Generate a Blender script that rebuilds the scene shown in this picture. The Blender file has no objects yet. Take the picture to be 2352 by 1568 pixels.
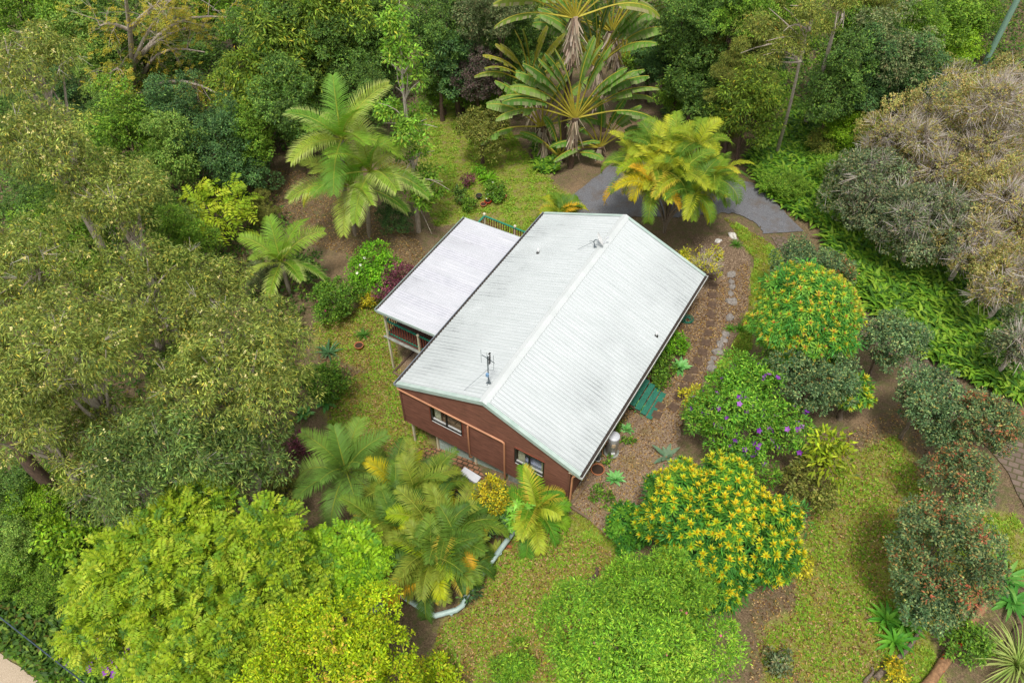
import bpy, math, random
import numpy as np
from math import radians as R, sin, cos, pi
from mathutils import Vector

# ------------------------------------------------------------------ camera, sky, sun, exposure
sc = bpy.context.scene
col = sc.collection
CAM = np.array([15.343, -15.864, 28.012]); PITCH = R(49.502); HEAD = -0.53865; FPX = 2247.0 * 2352 / 2841
cd = bpy.data.cameras.new('camera'); cam = bpy.data.objects.new('camera', cd); col.objects.link(cam)
cam.location = CAM; cam.rotation_euler = (pi/2 - PITCH, 0, -HEAD)
cd.sensor_width = 36; cd.lens = 2247.0 / 2841 * 36; cd.clip_end = 2000; cd.clip_start = 0.1
sc.camera = cam
world = bpy.data.worlds.new('World'); sc.world = world; world.use_nodes = True
wn = world.node_tree; bg = wn.nodes['Background']
sky = wn.nodes.new('ShaderNodeTexSky'); sky.sky_type = 'NISHITA'; sky.sun_disc = False
sky.sun_elevation = R(68); sky.sun_rotation = R(160)
hs = wn.nodes.new('ShaderNodeHueSaturation'); hs.inputs['Saturation'].default_value = 0.12
wn.links.new(sky.outputs[0], hs.inputs['Color']); wn.links.new(hs.outputs[0], bg.inputs[0])
bg.inputs[1].default_value = 0.105
sd = bpy.data.lights.new('sun', 'SUN'); sun = bpy.data.objects.new('sun', sd); col.objects.link(sun)
sd.energy = 1.5; sd.angle = R(10); sd.color = (1, .96, .9)
sun.rotation_euler = (R(22), 0, R(20))
sc.view_settings.view_transform = 'Standard'; sc.view_settings.look = 'None'
sc.view_settings.exposure = 1.06; sc.view_settings.gamma = 1

sc.cycles.max_bounces = 6; sc.cycles.diffuse_bounces = 3; sc.cycles.transmission_bounces = 3

# ------------------------------------------------------------------ measuring helpers (u, v: position in the photograph scaled to 2352 x 1568)
_fw = np.array([sin(HEAD)*cos(PITCH), cos(HEAD)*cos(PITCH), -sin(PITCH)])
_rt = np.array([cos(HEAD), -sin(HEAD), 0.0]); _up = np.cross(_rt, _fw)
def ray(u, v): return _fw + _rt*(u-1176)/FPX - _up*(v-784)/FPX
def proj(p):
    d = np.asarray(p, float) - CAM
    return 1176 + FPX*(d@_rt)/(d@_fw), 784 - FPX*(d@_up)/(d@_fw)
TX = [-400, -90, -45, -20, -10, -3.3, 0.3, 8.5, 10, 14, 25, 50, 90, 400]
TZ = [-22, -14, -9.6, -6.7, -5.6, -5.0, -4.65, -2.72, -2.62, -2.45, -1.3, 2.0, 6, 20]
def gz(x, y):
    x = np.asarray(x, float); y = np.asarray(y, float)
    base = np.interp(x, TX, TZ)
    und = 0.10*np.sin(.33*x+1)*np.cos(.27*y) + 0.05*np.sin(.9*x+.4*y)
    far = np.clip((np.abs(x-4)+np.abs(y-6)-16)/14, 0, 1)
    return base + und*(0.25+0.75*far)
def at(u, v, h=0.0):
    d = ray(u, v); t = 35.0
    for _ in range(60):
        p = CAM + d*t
        t += (p[2] - (gz(p[0], p[1]) + h)) / -d[2] * 0.8
    p = CAM + d*t
    return np.array([p[0], p[1], float(gz(p[0], p[1]))])
def hit(u, v, axis, val):
    d = ray(u, v); t = (val-CAM[axis])/d[axis]; return CAM + d*t
def mpp(p): return float((np.asarray(p)-CAM)@_fw)/FPX          # metres per photo pixel at a point
def C6(x, y): return (1600+x/2.6133)/1.20791, (640+y/2.6133)/1.20791

# ------------------------------------------------------------------ materials
def lin(h):
    h = h.lstrip('#'); c = [int(h[i:i+2], 16)/255 for i in (0, 2, 4)]
    return tuple(x/12.92 if x <= .04045 else ((x+.055)/1.055)**2.4 for x in c)
def nodes(name):
    m = bpy.data.materials.new(name); m.use_nodes = True
    return m, m.node_tree, m.node_tree.nodes['Principled BSDF']
def N(t, kind, **kw):
    n = t.nodes.new(kind)
    for k, v in kw.items(): setattr(n, k, v)
    return n
def coords(t, scale=(1, 1, 1), kind='Object'):
    tc = N(t, 'ShaderNodeTexCoord'); mp = N(t, 'ShaderNodeMapping'); mp.inputs['Scale'].default_value = scale
    t.links.new(tc.outputs[kind], mp.inputs[0]); return mp.outputs[0]
def ramp(t, src, stops):
    r = N(t, 'ShaderNodeValToRGB'); e = r.color_ramp.elements
    while len(e) < len(stops): e.new(.5)
    for i, (p, c) in enumerate(stops):
        e[i].position = p; e[i].color = (*c, 1) if len(c) == 3 else c
    t.links.new(src, r.inputs[0]); return r.outputs[0]
def noise(t, vec, scale, detail=6, rough=.6):
    n = N(t, 'ShaderNodeTexNoise'); n.inputs['Scale'].default_value = scale
    n.inputs['Detail'].default_value = detail; n.inputs['Roughness'].default_value = rough
    t.links.new(vec, n.inputs['Vector']); return n.outputs[0]
def mixc(t, f, a, b, mode='MIX'):
    m = N(t, 'ShaderNodeMix', data_type='RGBA', blend_type=mode)
    for s, v in ((0, f), (6, a), (7, b)):
        if hasattr(v, 'node'): t.links.new(v, m.inputs[s])
        else: m.inputs[s].default_value = v if s == 0 else ((*v, 1) if len(v) == 3 else v)
    return m.outputs[2]
def math_(t, op, a, b=0.0):
    m = N(t, 'ShaderNodeMath', operation=op)
    for i, v in enumerate((a, b)):
        if hasattr(v, 'node'): t.links.new(v, m.inputs[i])
        else: m.inputs[i].default_value = v
    return m.outputs[0]
def bump(t, b, h, strength=.4, dist=.02):
    n = N(t, 'ShaderNodeBump'); n.inputs['Strength'].default_value = strength; n.inputs['Distance'].default_value = dist
    t.links.new(h, n.inputs['Height']); t.links.new(n.outputs[0], b.inputs['Normal'])
def mat(name, c, c2=None, scale=6, rough=.7, stretch=(1, 1, 1), metal=0, bmp=.3):
    m, t, b = nodes(name); c = lin(c) if isinstance(c, str) else c
    c2 = lin(c2) if isinstance(c2, str) else (c2 or tuple(x*.7 for x in c))
    v = coords(t, stretch); n = noise(t, v, scale)
    t.links.new(ramp(t, n, [(.3, c2), (.68, c)]), b.inputs['Base Color'])
    b.inputs['Roughness'].default_value = rough; b.inputs['Metallic'].default_value = metal
    if bmp: bump(t, b, noise(t, v, scale*4), bmp, .01)
    return m
M = {}
# leaves: colour of each leaf is stored on its face; light also passes through
m, t, b = nodes('leaf')
a = N(t, 'ShaderNodeAttribute', attribute_name='tint')
t.links.new(a.outputs['Color'], b.inputs['Base Color'])
b.inputs['Roughness'].default_value = .55; b.inputs['Specular IOR Level'].default_value = .22
tr = N(t, 'ShaderNodeBsdfTranslucent'); mx = N(t, 'ShaderNodeMixShader'); mx.inputs[0].default_value = .26
hsv = N(t, 'ShaderNodeHueSaturation'); hsv.inputs['Saturation'].default_value = 1.05; hsv.inputs['Value'].default_value = 1.15
t.links.new(a.outputs['Color'], hsv.inputs['Color']); t.links.new(hsv.outputs[0], tr.inputs[0])
t.links.new(b.outputs[0], mx.inputs[1]); t.links.new(tr.outputs[0], mx.inputs[2])
t.links.new(mx.outputs[0], t.nodes['Material Output'].inputs[0]); M['leaf'] = m
M['bark'] = mat('bark', '#8a7a68', '#4a3f34', 3, .9, (6, 6, 1))
M['pale_bark'] = mat('pale_bark', '#bfb3a2', '#7f7264', 3, .9, (5, 5, 1))
M['dark_bark'] = mat('dark_bark', '#6e5848', '#3e3128', 3, .9, (6, 6, 1.5))
M['palm_bark'] = mat('palm_bark', '#a89c8a', '#6d6154', 4, .9, (1, 1, 9))
M['dead'] = mat('dead_wood', '#c4b6a6', '#8d8072', 5, .9)
M['cream'] = mat('cream_paint', '#e6dfc4', '#c4b994', 3, .6)
M['green'] = mat('green_paint', '#2b8a6c', '#1f6d58', 5, .5)
M['baluster'] = mat('brown_stain', '#8a4a34', '#6a3626', 8, .7)
M['fascia'] = mat('pale_green_paint', '#b6c4bc', '#9cb0a6', 2, .5, bmp=0)
M['gutter'] = mat('white_gutter_paint', '#dfe0da', '#b8b9b4', 2, .45, bmp=0)
M['gutter_dark'] = mat('dark_brown_infill', '#4a4038', '#241f1c', 14, .9)  # dark brown for the inside of the gutters
M['grey_gutter'] = mat('grey_gutter_paint', '#9aa2aa', '#727a84', 4, .5, bmp=0)
M['pipe'] = mat('pink_brown_pipe', '#c98e6a', '#b07a58', 2, .5, bmp=0)
M['greypipe'] = mat('grey_green_pipe', '#b4c6c0', '#94aaa4', 2, .45, bmp=0)
M['black'] = mat('black_frame', '#26241f', '#181715', 8, .4, bmp=0)
M['white'] = mat('white_paint', '#e8e8e6', '#d0d0ce', 4, .4, bmp=0)
M['acgrey'] = mat('light_grey_enamel', '#d4d6da', '#bfc2c8', 3, .4, bmp=0)
M['galv'] = mat('galvanised_steel', '#8b9499', '#5a6468', 20, .45, metal=.6, bmp=0)
M['bluesteel'] = mat('blue_grey_plastic', '#7ea2c4', '#5c82a6', 20, .5, bmp=0)
M['curtain'] = mat('curtain_cloth', '#d2d4b8', '#b4b898', 9, .9)
M['sofa'] = mat('cream_upholstery', '#c9b08e', '#b09876', 7, .9)
M['bedding'] = mat('pale_blue_bedding', '#cdd3e2', '#8f9cc0', 14, .9, bmp=0)
M['room'] = mat('room_lining', '#d0c4b0', '#c0b4a0', 3, .9)
M['terracotta'] = mat('terracotta', '#c07a50', '#9c5c3a', 9, .8)
M['redpot'] = mat('red_glaze', '#c8321e', '#a02414', 9, .3, bmp=0)
M['darkpot'] = mat('dark_green_plastic', '#1f3a3c', '#142626', 9, .4, bmp=0)
M['soil'] = mat('potting_soil', '#4a3626', '#2a1e16', 30, .95)
M['stone'] = mat('grey_stone', '#a79f97', '#6f6861', 5, .85)
M['whitestone'] = mat('white_stone', '#e2ded6', '#bdb7ae', 5, .8)
M['paver'] = mat('weathered_paver', '#6a5442', '#4a3a2e', 9, .9)
M['concrete'] = mat('weathered_concrete', '#a2a69e', '#72766e', 5, .9)
M['timber'] = mat('grey_timber', '#8a735c', '#5c4a3a', 5, .85, (1, 6, 1))
M['log'] = mat('log_bark', '#a8805a', '#6a4c34', 4, .9, (2, 2, 2))
M['fungus'] = mat('orange_fungus', '#f0661c', '#d84a10', 12, .7)
M['hose'] = mat('teal_hose', '#1f8a86', '#146a6c', 5, .4, bmp=0)
M['pole'] = mat('green_grey_pole', '#7fa08c', '#6a8a78', 4, .7, (3, 3, .5))
M['cable'] = mat('dark_cable', '#3c4c58', '#2c3a44', 4, .6, bmp=0)
M['bark_straw'] = mat('dry_leaf_sheath', '#b39f88', '#7d6a58', 6, .95, (8, 8, 1))
M['brick'] = mat('red_brick', '#b0603c', '#8a4a30', 9, .9)
M['teal'] = mat('teal_timber_paint', '#2f7f68', '#22604e', 3, .6, (6, 1, 1))
# weatherboards
m, t, b = nodes('brown_weatherboard')
v = coords(t, (1, 1, 7)); n1 = noise(t, v, 2.2); n2 = noise(t, coords(t, (1.2, 1.2, 14)), 5, 3)
c = ramp(t, n1, [(.3, lin('#5a382a')), (.7, lin('#845644'))])
c = mixc(t, ramp(t, n2, [(.68, (0, 0, 0)), (.78, (1, 1, 1))]), c, lin('#946a5a'))
t.links.new(c, b.inputs['Base Color']); b.inputs['Roughness'].default_value = .75; M['board'] = m
# decking
m, t, b = nodes('dark_decking')
c = ramp(t, noise(t, coords(t, (8, .6, 1)), 3), [(.3, lin('#4a2e26')), (.7, lin('#704a3e'))])
t.links.new(c, b.inputs['Base Color']); b.inputs['Roughness'].default_value = .65; M['deck'] = m
# main roof: off-white painted steel, mildew streaks running down the slope, heavier near the eaves in patches
def roofmat(name, c0, c1, grime, lo, hi, eave, pitch, off):
    m, t, b = nodes(name)
    st = noise(t, coords(t, (.4, 12, .4)), 1.5, 5, .7); pa = noise(t, coords(t, (.28, .38, .3)), 1.1, 4, .55)
    fine = noise(t, coords(t, (1.5, 12, 1)), 6, 4)
    xyz = N(t, 'ShaderNodeSeparateXYZ'); t.links.new(coords(t), xyz.inputs[0])
    if eave:
        d = math_(t, 'ABSOLUTE', math_(t, 'SUBTRACT', xyz.outputs[0], 4.5))
        e = ramp(t, math_(t, 'DIVIDE', d, 4.5), [(.38, (.0, .0, .0)), (.72, (.75, .75, .75)), (.98, (.8, .8, .8))])
    else:
        e = ramp(t, math_(t, 'DIVIDE', math_(t, 'ADD', xyz.outputs[0], 3.6), 3.6), [(0, (.9, .9, .9)), (.6, (.4, .4, .4)), (1, (.25, .25, .25))])
    base = ramp(t, st, [(.3, lin(c1)), (.62, lin(c0))])
    g = math_(t, 'MULTIPLY', ramp(t, st, [(.42, (0, 0, 0)), (.6, (1, 1, 1))]), ramp(t, pa, [(lo, (0, 0, 0)), (hi, (1, 1, 1))]))
    g = math_(t, 'MULTIPLY', g, e)
    fr0 = math_(t, 'FRACT', math_(t, 'DIVIDE', math_(t, 'SUBTRACT', xyz.outputs[1], off), pitch)); g = math_(t, 'MULTIPLY', g, ramp(t, fr0, [(.0, (.25, .25, .25)), (.2, (1, 1, 1)), (.6, (1, 1, 1)), (.85, (.2, .2, .2))]))
    g = math_(t, 'MULTIPLY', g, ramp(t, fine, [(.3, (.35, .35, .35)), (.6, (1, 1, 1))]))
    # shade line painted beside each rib to strengthen the faint rib shading
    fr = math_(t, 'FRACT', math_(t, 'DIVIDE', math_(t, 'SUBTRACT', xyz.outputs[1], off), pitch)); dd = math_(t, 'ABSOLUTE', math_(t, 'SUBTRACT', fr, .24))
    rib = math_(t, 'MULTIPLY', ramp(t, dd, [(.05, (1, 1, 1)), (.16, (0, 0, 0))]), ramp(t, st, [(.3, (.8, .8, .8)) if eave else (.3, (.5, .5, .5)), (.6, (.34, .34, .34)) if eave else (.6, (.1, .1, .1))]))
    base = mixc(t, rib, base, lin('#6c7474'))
    t.links.new(mixc(t, g, base, lin(grime)), b.inputs['Base Color'])
    b.inputs['Roughness'].default_value = .5; return m
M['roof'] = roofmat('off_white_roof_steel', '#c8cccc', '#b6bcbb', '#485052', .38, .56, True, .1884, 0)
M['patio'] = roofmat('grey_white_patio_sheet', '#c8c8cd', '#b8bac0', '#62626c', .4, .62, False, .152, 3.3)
M['clear'] = mat('white_translucent_sheet', '#bfbfc5', '#b2b3ba', 3, .4, bmp=0)
M['cap'] = mat('ridge_cap_steel', '#c8cbca', '#bcc1bf', 1.5, .45, bmp=0)
# window glass
m, t, b = nodes('window_glass')
gl = N(t, 'ShaderNodeBsdfGlossy'); gl.inputs['Roughness'].default_value = .03; tp = N(t, 'ShaderNodeBsdfTransparent')
mx = N(t, 'ShaderNodeMixShader')
mx.inputs[0].default_value = .13; t.links.new(tp.outputs[0], mx.inputs[1]); t.links.new(gl.outputs[0], mx.inputs[2])
t.links.new(mx.outputs[0], t.nodes['Material Output'].inputs[0]); M['glass'] = m
# ground: leaf litter, dry patches and lawn; the lawn mask is where grass grows
m, t, b = nodes('ground_cover')
v = coords(t); la = N(t, 'ShaderNodeAttribute', attribute_name='lawn'); gr = N(t, 'ShaderNodeAttribute', attribute_name='dry')
nb = noise(t, v, .55, 5, .6); nm = noise(t, v, 3.0, 5, .65); nf = noise(t, v, 16, 4, .7); ns = noise(t, v, 42, 2, .6)
litter = ramp(t, nf, [(.32, lin('#4a3a2a')), (.5, lin('#6f5c44')), (.66, lin('#917a5e'))])
litter = mixc(t, ramp(t, ns, [(.62, (0, 0, 0)), (.72, (1, 1, 1))]), litter, lin('#b39a7e'))
litter = mixc(t, ramp(t, nm, [(.46, (0, 0, 0)), (.62, (.75, .75, .75))]), litter, lin('#5c6030'))
grass = ramp(t, nf, [(.3, lin('#647422')), (.5, lin('#84942e')), (.7, lin('#a2ac48'))])
grass = mixc(t, ramp(t, nm, [(.45, (0, 0, 0)), (.62, (.85, .85, .85))]), grass, lin('#8a7650'))
f = math_(t, 'ADD', math_(t, 'MULTIPLY', la.outputs['Fac'], 1.15), math_(t, 'MULTIPLY', math_(t, 'SUBTRACT', nm, .55), 1.3))
f = math_(t, 'ADD', f, math_(t, 'MULTIPLY', math_(t, 'SUBTRACT', nb, .5), 1.5))
c = mixc(t, ramp(t, f, [(.4, (0, 0, 0)), (.62, (1, 1, 1))]), litter, grass)
dry = ramp(t, nf, [(.3, lin('#64503a')), (.7, lin('#9c8262'))])
f2 = math_(t, 'ADD', math_(t, 'ADD', math_(t, 'MULTIPLY', gr.outputs['Fac'], .8), math_(t, 'MULTIPLY', math_(t, 'SUBTRACT', nb, .5), 1.5)), math_(t, 'MULTIPLY', math_(t, 'SUBTRACT', nm, .5), 1.6))
c = mixc(t, ramp(t, f2, [(.45, (0, 0, 0)), (.75, (1, 1, 1))]), c, dry)
t.links.new(c, b.inputs['Base Color']); b.inputs['Roughness'].default_value = .95; bump(t, b, nf, .8, .06); M['ground'] = m
def speckle(name, a, c, d, s1, s2, patch=None):
    m, t, b = nodes(name); v = coords(t)
    n1 = noise(t, v, s1, 3, .7); n2 = noise(t, v, s2, 2); n3 = noise(t, v, 1.1, 5, .6)
    k = ramp(t, n1, [(.33, lin(a)), (.52, lin(c)), (.7, lin(d))])
    k = mixc(t, ramp(t, n2, [(.64, (0, 0, 0)), (.74, (1, 1, 1))]), k, lin(d))
    if patch: k = mixc(t, ramp(t, n3, [(.5, (0, 0, 0)), (.68, (.8, .8, .8))]), k, lin(patch))
    t.links.new(k, b.inputs['Base Color']); b.inputs['Roughness'].default_value = .9; bump(t, b, n1, .7, .03); return m
M['gravel'] = speckle('pebble_gravel', '#5e4a36', '#86705a', '#b8a48c', 22, 40, '#7a6a40')
M['mulch'] = speckle('bark_mulch', '#4c3a2c', '#75604a', '#b49c80', 14, 30)
M['asphalt'] = speckle('worn_asphalt', '#545457', '#6e6e72', '#8e8e92', 22, 40, '#665b52')
M['road'] = speckle('road_surface', '#a08e78', '#b5a28a', '#c8b8a2', 30, 50)
m, t, b = nodes('grid_brick_paving')
br = N(t, 'ShaderNodeTexBrick'); br.inputs['Scale'].default_value = 1; br.inputs['Brick Width'].default_value = .3; br.inputs['Row Height'].default_value = .2
br.inputs['Mortar Size'].default_value = .035; br.inputs['Color1'].default_value = (*lin('#a8775a'), 1); br.inputs['Color2'].default_value = (*lin('#8f6248'), 1)
br.inputs['Mortar'].default_value = (*lin('#4a3c28'), 1); t.links.new(coords(t), br.inputs['Vector'])
k = mixc(t, ramp(t, noise(t, coords(t), 4), [(.4, (0, 0, 0)), (.7, (.5, .5, .5))]), br.outputs[0], lin('#6a5a40'))
t.links.new(k, b.inputs['Base Color']); b.inputs['Roughness'].default_value = .9; M['brickpave'] = m
m2 = m.copy(); m2.name = 'grey_grid_paving'; M['gridpave'] = m2
q = m2.node_tree.nodes['Brick Texture']; q.inputs['Color1'].default_value = (*lin('#7d6c60'), 1); q.inputs['Color2'].default_value = (*lin('#6c5c52'), 1)
q.inputs['Brick Width'].default_value = .42; q.inputs['Row Height'].default_value = .3; q.inputs['Mortar'].default_value = (*lin('#4e4a30'), 1)

# ------------------------------------------------------------------ mesh helpers
class MB:
    def __init__(s): s.v = []; s.f = []; s.sm = []
    def add(s, vs, fs, smooth=False):
        k = len(s.v); s.v += [tuple(map(float, p)) for p in vs]; s.f += [tuple(i+k for i in f) for f in fs]; s.sm += [smooth]*len(fs); return s
    def box(s, c, d, rot=None):
        hx, hy, hz = d[0]/2, d[1]/2, d[2]/2; P = []
        for z in (-hz, hz):
            for x, y in ((-hx, -hy), (hx, -hy), (hx, hy), (-hx, hy)):
                p = Vector((x, y, z))
                if rot is not None: p = rot @ p
                P.append(p + Vector(c))
        return s.add(P, [(3, 2, 1, 0), (4, 5, 6, 7), (0, 1, 5, 4), (1, 2, 6, 5), (2, 3, 7, 6), (3, 0, 4, 7)])
    def b2(s, a, c): return s.box([(a[i]+c[i])/2 for i in range(3)], [abs(c[i]-a[i]) for i in range(3)])
    def bar(s, a, c, w, h=None):
        a, c = Vector(a), Vector(c); d = c-a; q = d.to_track_quat('Y', 'Z').to_matrix()
        return s.box((a+c)/2, (w, d.length, h or w), q)
    def tube(s, pts, r, n=6, cap=True):
        pts = [Vector(p) for p in pts]; rs = r if hasattr(r, '__len__') else [r]*len(pts); V = []; F = []; ref = None
        for i, p in enumerate(pts):
            d = (pts[min(i+1, len(pts)-1)] - pts[max(i-1, 0)]).normalized()
            if ref is None: ref = d.orthogonal().normalized()
            ref = (ref - d*ref.dot(d)); ref = ref.normalized() if ref.length > 1e-5 else d.orthogonal().normalized()
            o = d.cross(ref)
            for k in range(n): V.append(p + (ref*cos(2*pi*k/n) + o*sin(2*pi*k/n))*rs[i])
        for i in range(len(pts)-1):
            for k in range(n): F.append((i*n+k, i*n+(k+1) % n, (i+1)*n+(k+1) % n, (i+1)*n+k))
        s.add(V, F, True)
        if cap: s.add(V[:n], [tuple(range(n))[::-1]]); s.add(V[-n:], [tuple(range(n))])
        return s
    def lathe(s, c, prof, n=16):
        V = []; F = []
        for r, z in prof:
            for k in range(n): V.append((c[0]+r*cos(2*pi*k/n), c[1]+r*sin(2*pi*k/n), c[2]+z))
        for i in range(len(prof)-1):
            for k in range(n): F.append((i*n+k, i*n+(k+1) % n, (i+1)*n+(k+1) % n, (i+1)*n+k))
        return s.add(V, F, True)
    def build(s, name, m, parent=None):
        me = bpy.data.meshes.new(name); me.from_pydata(s.v, [], s.f)
        me.polygons.foreach_set('use_smooth', np.array(s.sm, bool)); me.materials.append(m)
        o = bpy.data.objects.new(name, me); col.objects.link(o); o.parent = parent
        if parent is not None and parent.get('_org'): pass
        return o
def tag(o, label=None, cat=None, group=None, kind=None):
    if label: o['label'] = label
    if cat: o['category'] = cat
    if group: o['group'] = group
    if kind: o['kind'] = kind
    return o
def thing(name, loc, label, cat, group=None):
    o = bpy.data.objects.new(name, None); col.objects.link(o); o.location = [float(x) for x in loc]; o.empty_display_size = .3
    return tag(o, label, cat, group)
def rebase(mb, loc):
    mb.v = [(p[0]-loc[0], p[1]-loc[1], p[2]-loc[2]) for p in mb.v]; return mb
def soup_mesh(name, Q, Cc, m):
    n = len(Q); me = bpy.data.meshes.new(name)
    me.vertices.add(n*4); me.vertices.foreach_set('co', np.ascontiguousarray(Q, np.float32).ravel())
    me.loops.add(n*4); me.loops.foreach_set('vertex_index', np.arange(n*4, dtype=np.int32))
    me.polygons.add(n); me.polygons.foreach_set('loop_start', np.arange(0, n*4, 4, dtype=np.int32))
    at_ = me.attributes.new('tint', 'FLOAT_COLOR', 'FACE')
    at_.data.foreach_set('color', np.concatenate([Cc, np.ones((n, 1))], 1).astype(np.float32).ravel())
    me.materials.append(m); me.update(); return me
def soup(name, Q, Cc, parent=None, m=None):
    o = bpy.data.objects.new(name, soup_mesh(name, Q, Cc, m or M['leaf'])); col.objects.link(o); o.parent = parent; return o
def unit(a): return a/np.maximum(np.linalg.norm(a, axis=-1, keepdims=True), 1e-9)

# ------------------------------------------------------------------ ground, path, driveway
def in_poly(px, py, poly):
    ins = np.zeros(px.shape, bool); dist = np.full(px.shape, 1e9); n = len(poly)
    for i in range(n):
        x0, y0 = poly[i][:2]; x1, y1 = poly[(i+1) % n][:2]
        cnd = (y0 > py) != (y1 > py)
        xi = x0 + (py-y0)*(x1-x0)/(y1-y0+1e-12); ins ^= cnd & (px < xi)
        dx, dy = x1-x0, y1-y0; tt = np.clip(((px-x0)*dx+(py-y0)*dy)/(dx*dx+dy*dy+1e-9), 0, 1)
        dist = np.minimum(dist, np.hypot(px-x0-tt*dx, py-y0-tt*dy))
    return np.where(ins, dist, -dist)
def wpoly(p): return [at(u, v) for u, v in p]
LAWN = [wpoly(p) for p in (
    [(960, 235), (1130, 240), (1230, 380), (1330, 470), (1260, 490), (1215, 560), (1100, 500), (1000, 520), (960, 420)],
    [(720, 745), (880, 690), (930, 880), (1000, 1040), (870, 1100), (760, 1010), (750, 930), (830, 850), (740, 790)],
    [(1230, 1190), (1360, 1170), (1440, 1300), (1420, 1568), (980, 1568), (1010, 1440), (1090, 1400), (1160, 1250)],
    [(1840, 1250), (1930, 1060), (2060, 1000), (2150, 1150), (2230, 1180), (2330, 1180), (2400, 1300), (2200, 1380), (2130, 1440), (2160, 1568), (1760, 1568), (1740, 1480), (1830, 1400)],
    [(1660, 500), (1770, 560), (1800, 600), (1730, 690), (1725, 800), (1600, 900), (1690, 780), (1715, 690), (1735, 600)],
    [(-30, 1380), (200, 1350), (420, 1568), (120, 1575), (0, 1485)])]
DRY = [wpoly(p) for p in ([(1250, 430), (1330, 400), (1400, 380), (1330, 450), (1230, 460)], [(1660, 280), (1760, 290), (1720, 390), (1650, 390)],
    [(1430, 260), (1530, 210), (1520, 300), (1400, 390), (1330, 400)], [(1800, 480), (1900, 520), (1890, 640), (1830, 560)],
    [(700, 540), (960, 550), (980, 660), (760, 650)], [(1740, 1430), (1850, 1500), (1800, 1568), (1720, 1568)], [(1940, 890), (2050, 900), (2030, 1000), (1940, 1020)],
    [(930, 230), (1000, 250), (960, 560), (900, 600)], [(1150, 430), (1000, 260), (1060, 360)])]
def lawn_mask(x, y):
    m = np.zeros(x.shape)
    for p in LAWN: m = np.maximum(m, np.clip(in_poly(x, y, p)/1.8+.55, 0, 1))
    return m
gx = np.concatenate([[-400, -250, -150, -100, -80], np.arange(-64, 48, .4), [55, 70, 100, 180, 400]])
gy = np.concatenate([[-400, -200, -100, -50], np.arange(-30, 76, .4), [85, 110, 180, 400]])
X, Y = np.meshgrid(gx, gy); nx, ny = len(gx), len(gy)
V = np.stack([X, Y, gz(X, Y)], -1).reshape(-1, 3)
i, j = np.meshgrid(np.arange(nx-1), np.arange(ny-1)); k = (j*nx+i).ravel()
F = np.stack([k, k+1, k+nx+1, k+nx], 1)
me = bpy.data.meshes.new('ground'); me.vertices.add(len(V)); me.vertices.foreach_set('co', V.astype(np.float32).ravel())
me.loops.add(F.size); me.loops.foreach_set('vertex_index', F.ravel().astype(np.int32)); me.polygons.add(len(F))
me.polygons.foreach_set('loop_start', np.arange(0, F.size, 4, dtype=np.int32)); me.polygons.foreach_set('use_smooth', np.ones(len(F), bool))
at1 = me.attributes.new('lawn', 'FLOAT', 'POINT'); at1.data.foreach_set('value', lawn_mask(V[:, 0], V[:, 1]).astype(np.float32))
dm = np.zeros(len(V))
for p in DRY: dm = np.maximum(dm, np.clip(in_poly(V[:, 0], V[:, 1], p)/3+.4, 0, .9))
at2 = me.attributes.new('dry', 'FLOAT', 'POINT'); at2.data.foreach_set('value', dm.astype(np.float32))
me.materials.append(M['ground']); me.update()
tag(bpy.data.objects.new('ground', me), kind='structure'); col.objects.link(bpy.data.objects['ground'])

def ribbon(name, stations, m, lift, nsub=14, across=12, wob=.12, label=None):
    """stations: list of ((u,v) left edge, (u,v) right edge) on the ground"""
    rng = np.random.default_rng(len(stations)*7+across)
    Lp = np.array([at(*a)[:2] for a, b_ in stations]); Rp = np.array([at(*b_)[:2] for a, b_ in stations])
    tt = np.linspace(0, len(stations)-1, (len(stations)-1)*nsub+1); ii = np.arange(len(stations))
    L_ = np.stack([np.interp(tt, ii, Lp[:, q]) for q in (0, 1)], 1); R_ = np.stack([np.interp(tt, ii, Rp[:, q]) for q in (0, 1)], 1)
    for q in range(3):
        L_[1:-1] = (L_[:-2]+2*L_[1:-1]+L_[2:])/4; R_[1:-1] = (R_[:-2]+2*R_[1:-1]+R_[2:])/4
    wv = lambda: np.convolve(rng.normal(0, 1, len(tt)+6), np.ones(3)/3, 'same')[3:-3]*wob
    d = unit(R_-L_); L_ = L_ + d*wv()[:, None]; R_ = R_ + d*wv()[:, None]
    mb = MB(); P = []
    for a_, c_ in zip(L_, R_):
        for s_ in np.linspace(0, 1, across):
            p = a_*(1-s_)+c_*s_; P.append((p[0], p[1], float(gz(p[0], p[1]))+lift))
    F = [(r*across+q, r*across+q+1, (r+1)*across+q+1, (r+1)*across+q) for r in range(len(tt)-1) for q in range(across-1)]
    mb.add(P, F, True); return tag(mb.build(name, m), kind='structure')
ribbon('driveway', [((1300, 462), (1330, 520)), ((1400, 380), (1440, 500)), ((1500, 372), (1560, 500)), ((1600, 372), (1650, 490)), ((1665, 400), (1690, 492)), ((1745, 428), (1745, 520)), ((1845, 532), (1750, 538))], M['asphalt'], .05)
ribbon('mulch_path', [((1590, 545), (1690, 545)), ((1600, 590), (1725, 600)), ((1600, 660), (1722, 680)), ((1570, 740), (1715, 720)), ((1530, 800), (1680, 800)), ((1470, 900), (1640, 850)), ((1440, 960), (1590, 930))], M['mulch'], .05)
ribbon('gravel_path', [((1470, 905), (1610, 905)), ((1455, 950), (1570, 950)), ((1430, 985), (1560, 1010)), ((1395, 1040), (1545, 1060)), ((1340, 1090), (1520, 1110)), ((1300, 1150), (1450, 1180)), ((1330, 1172), (1400, 1240))], M['gravel'], .06)
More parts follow.
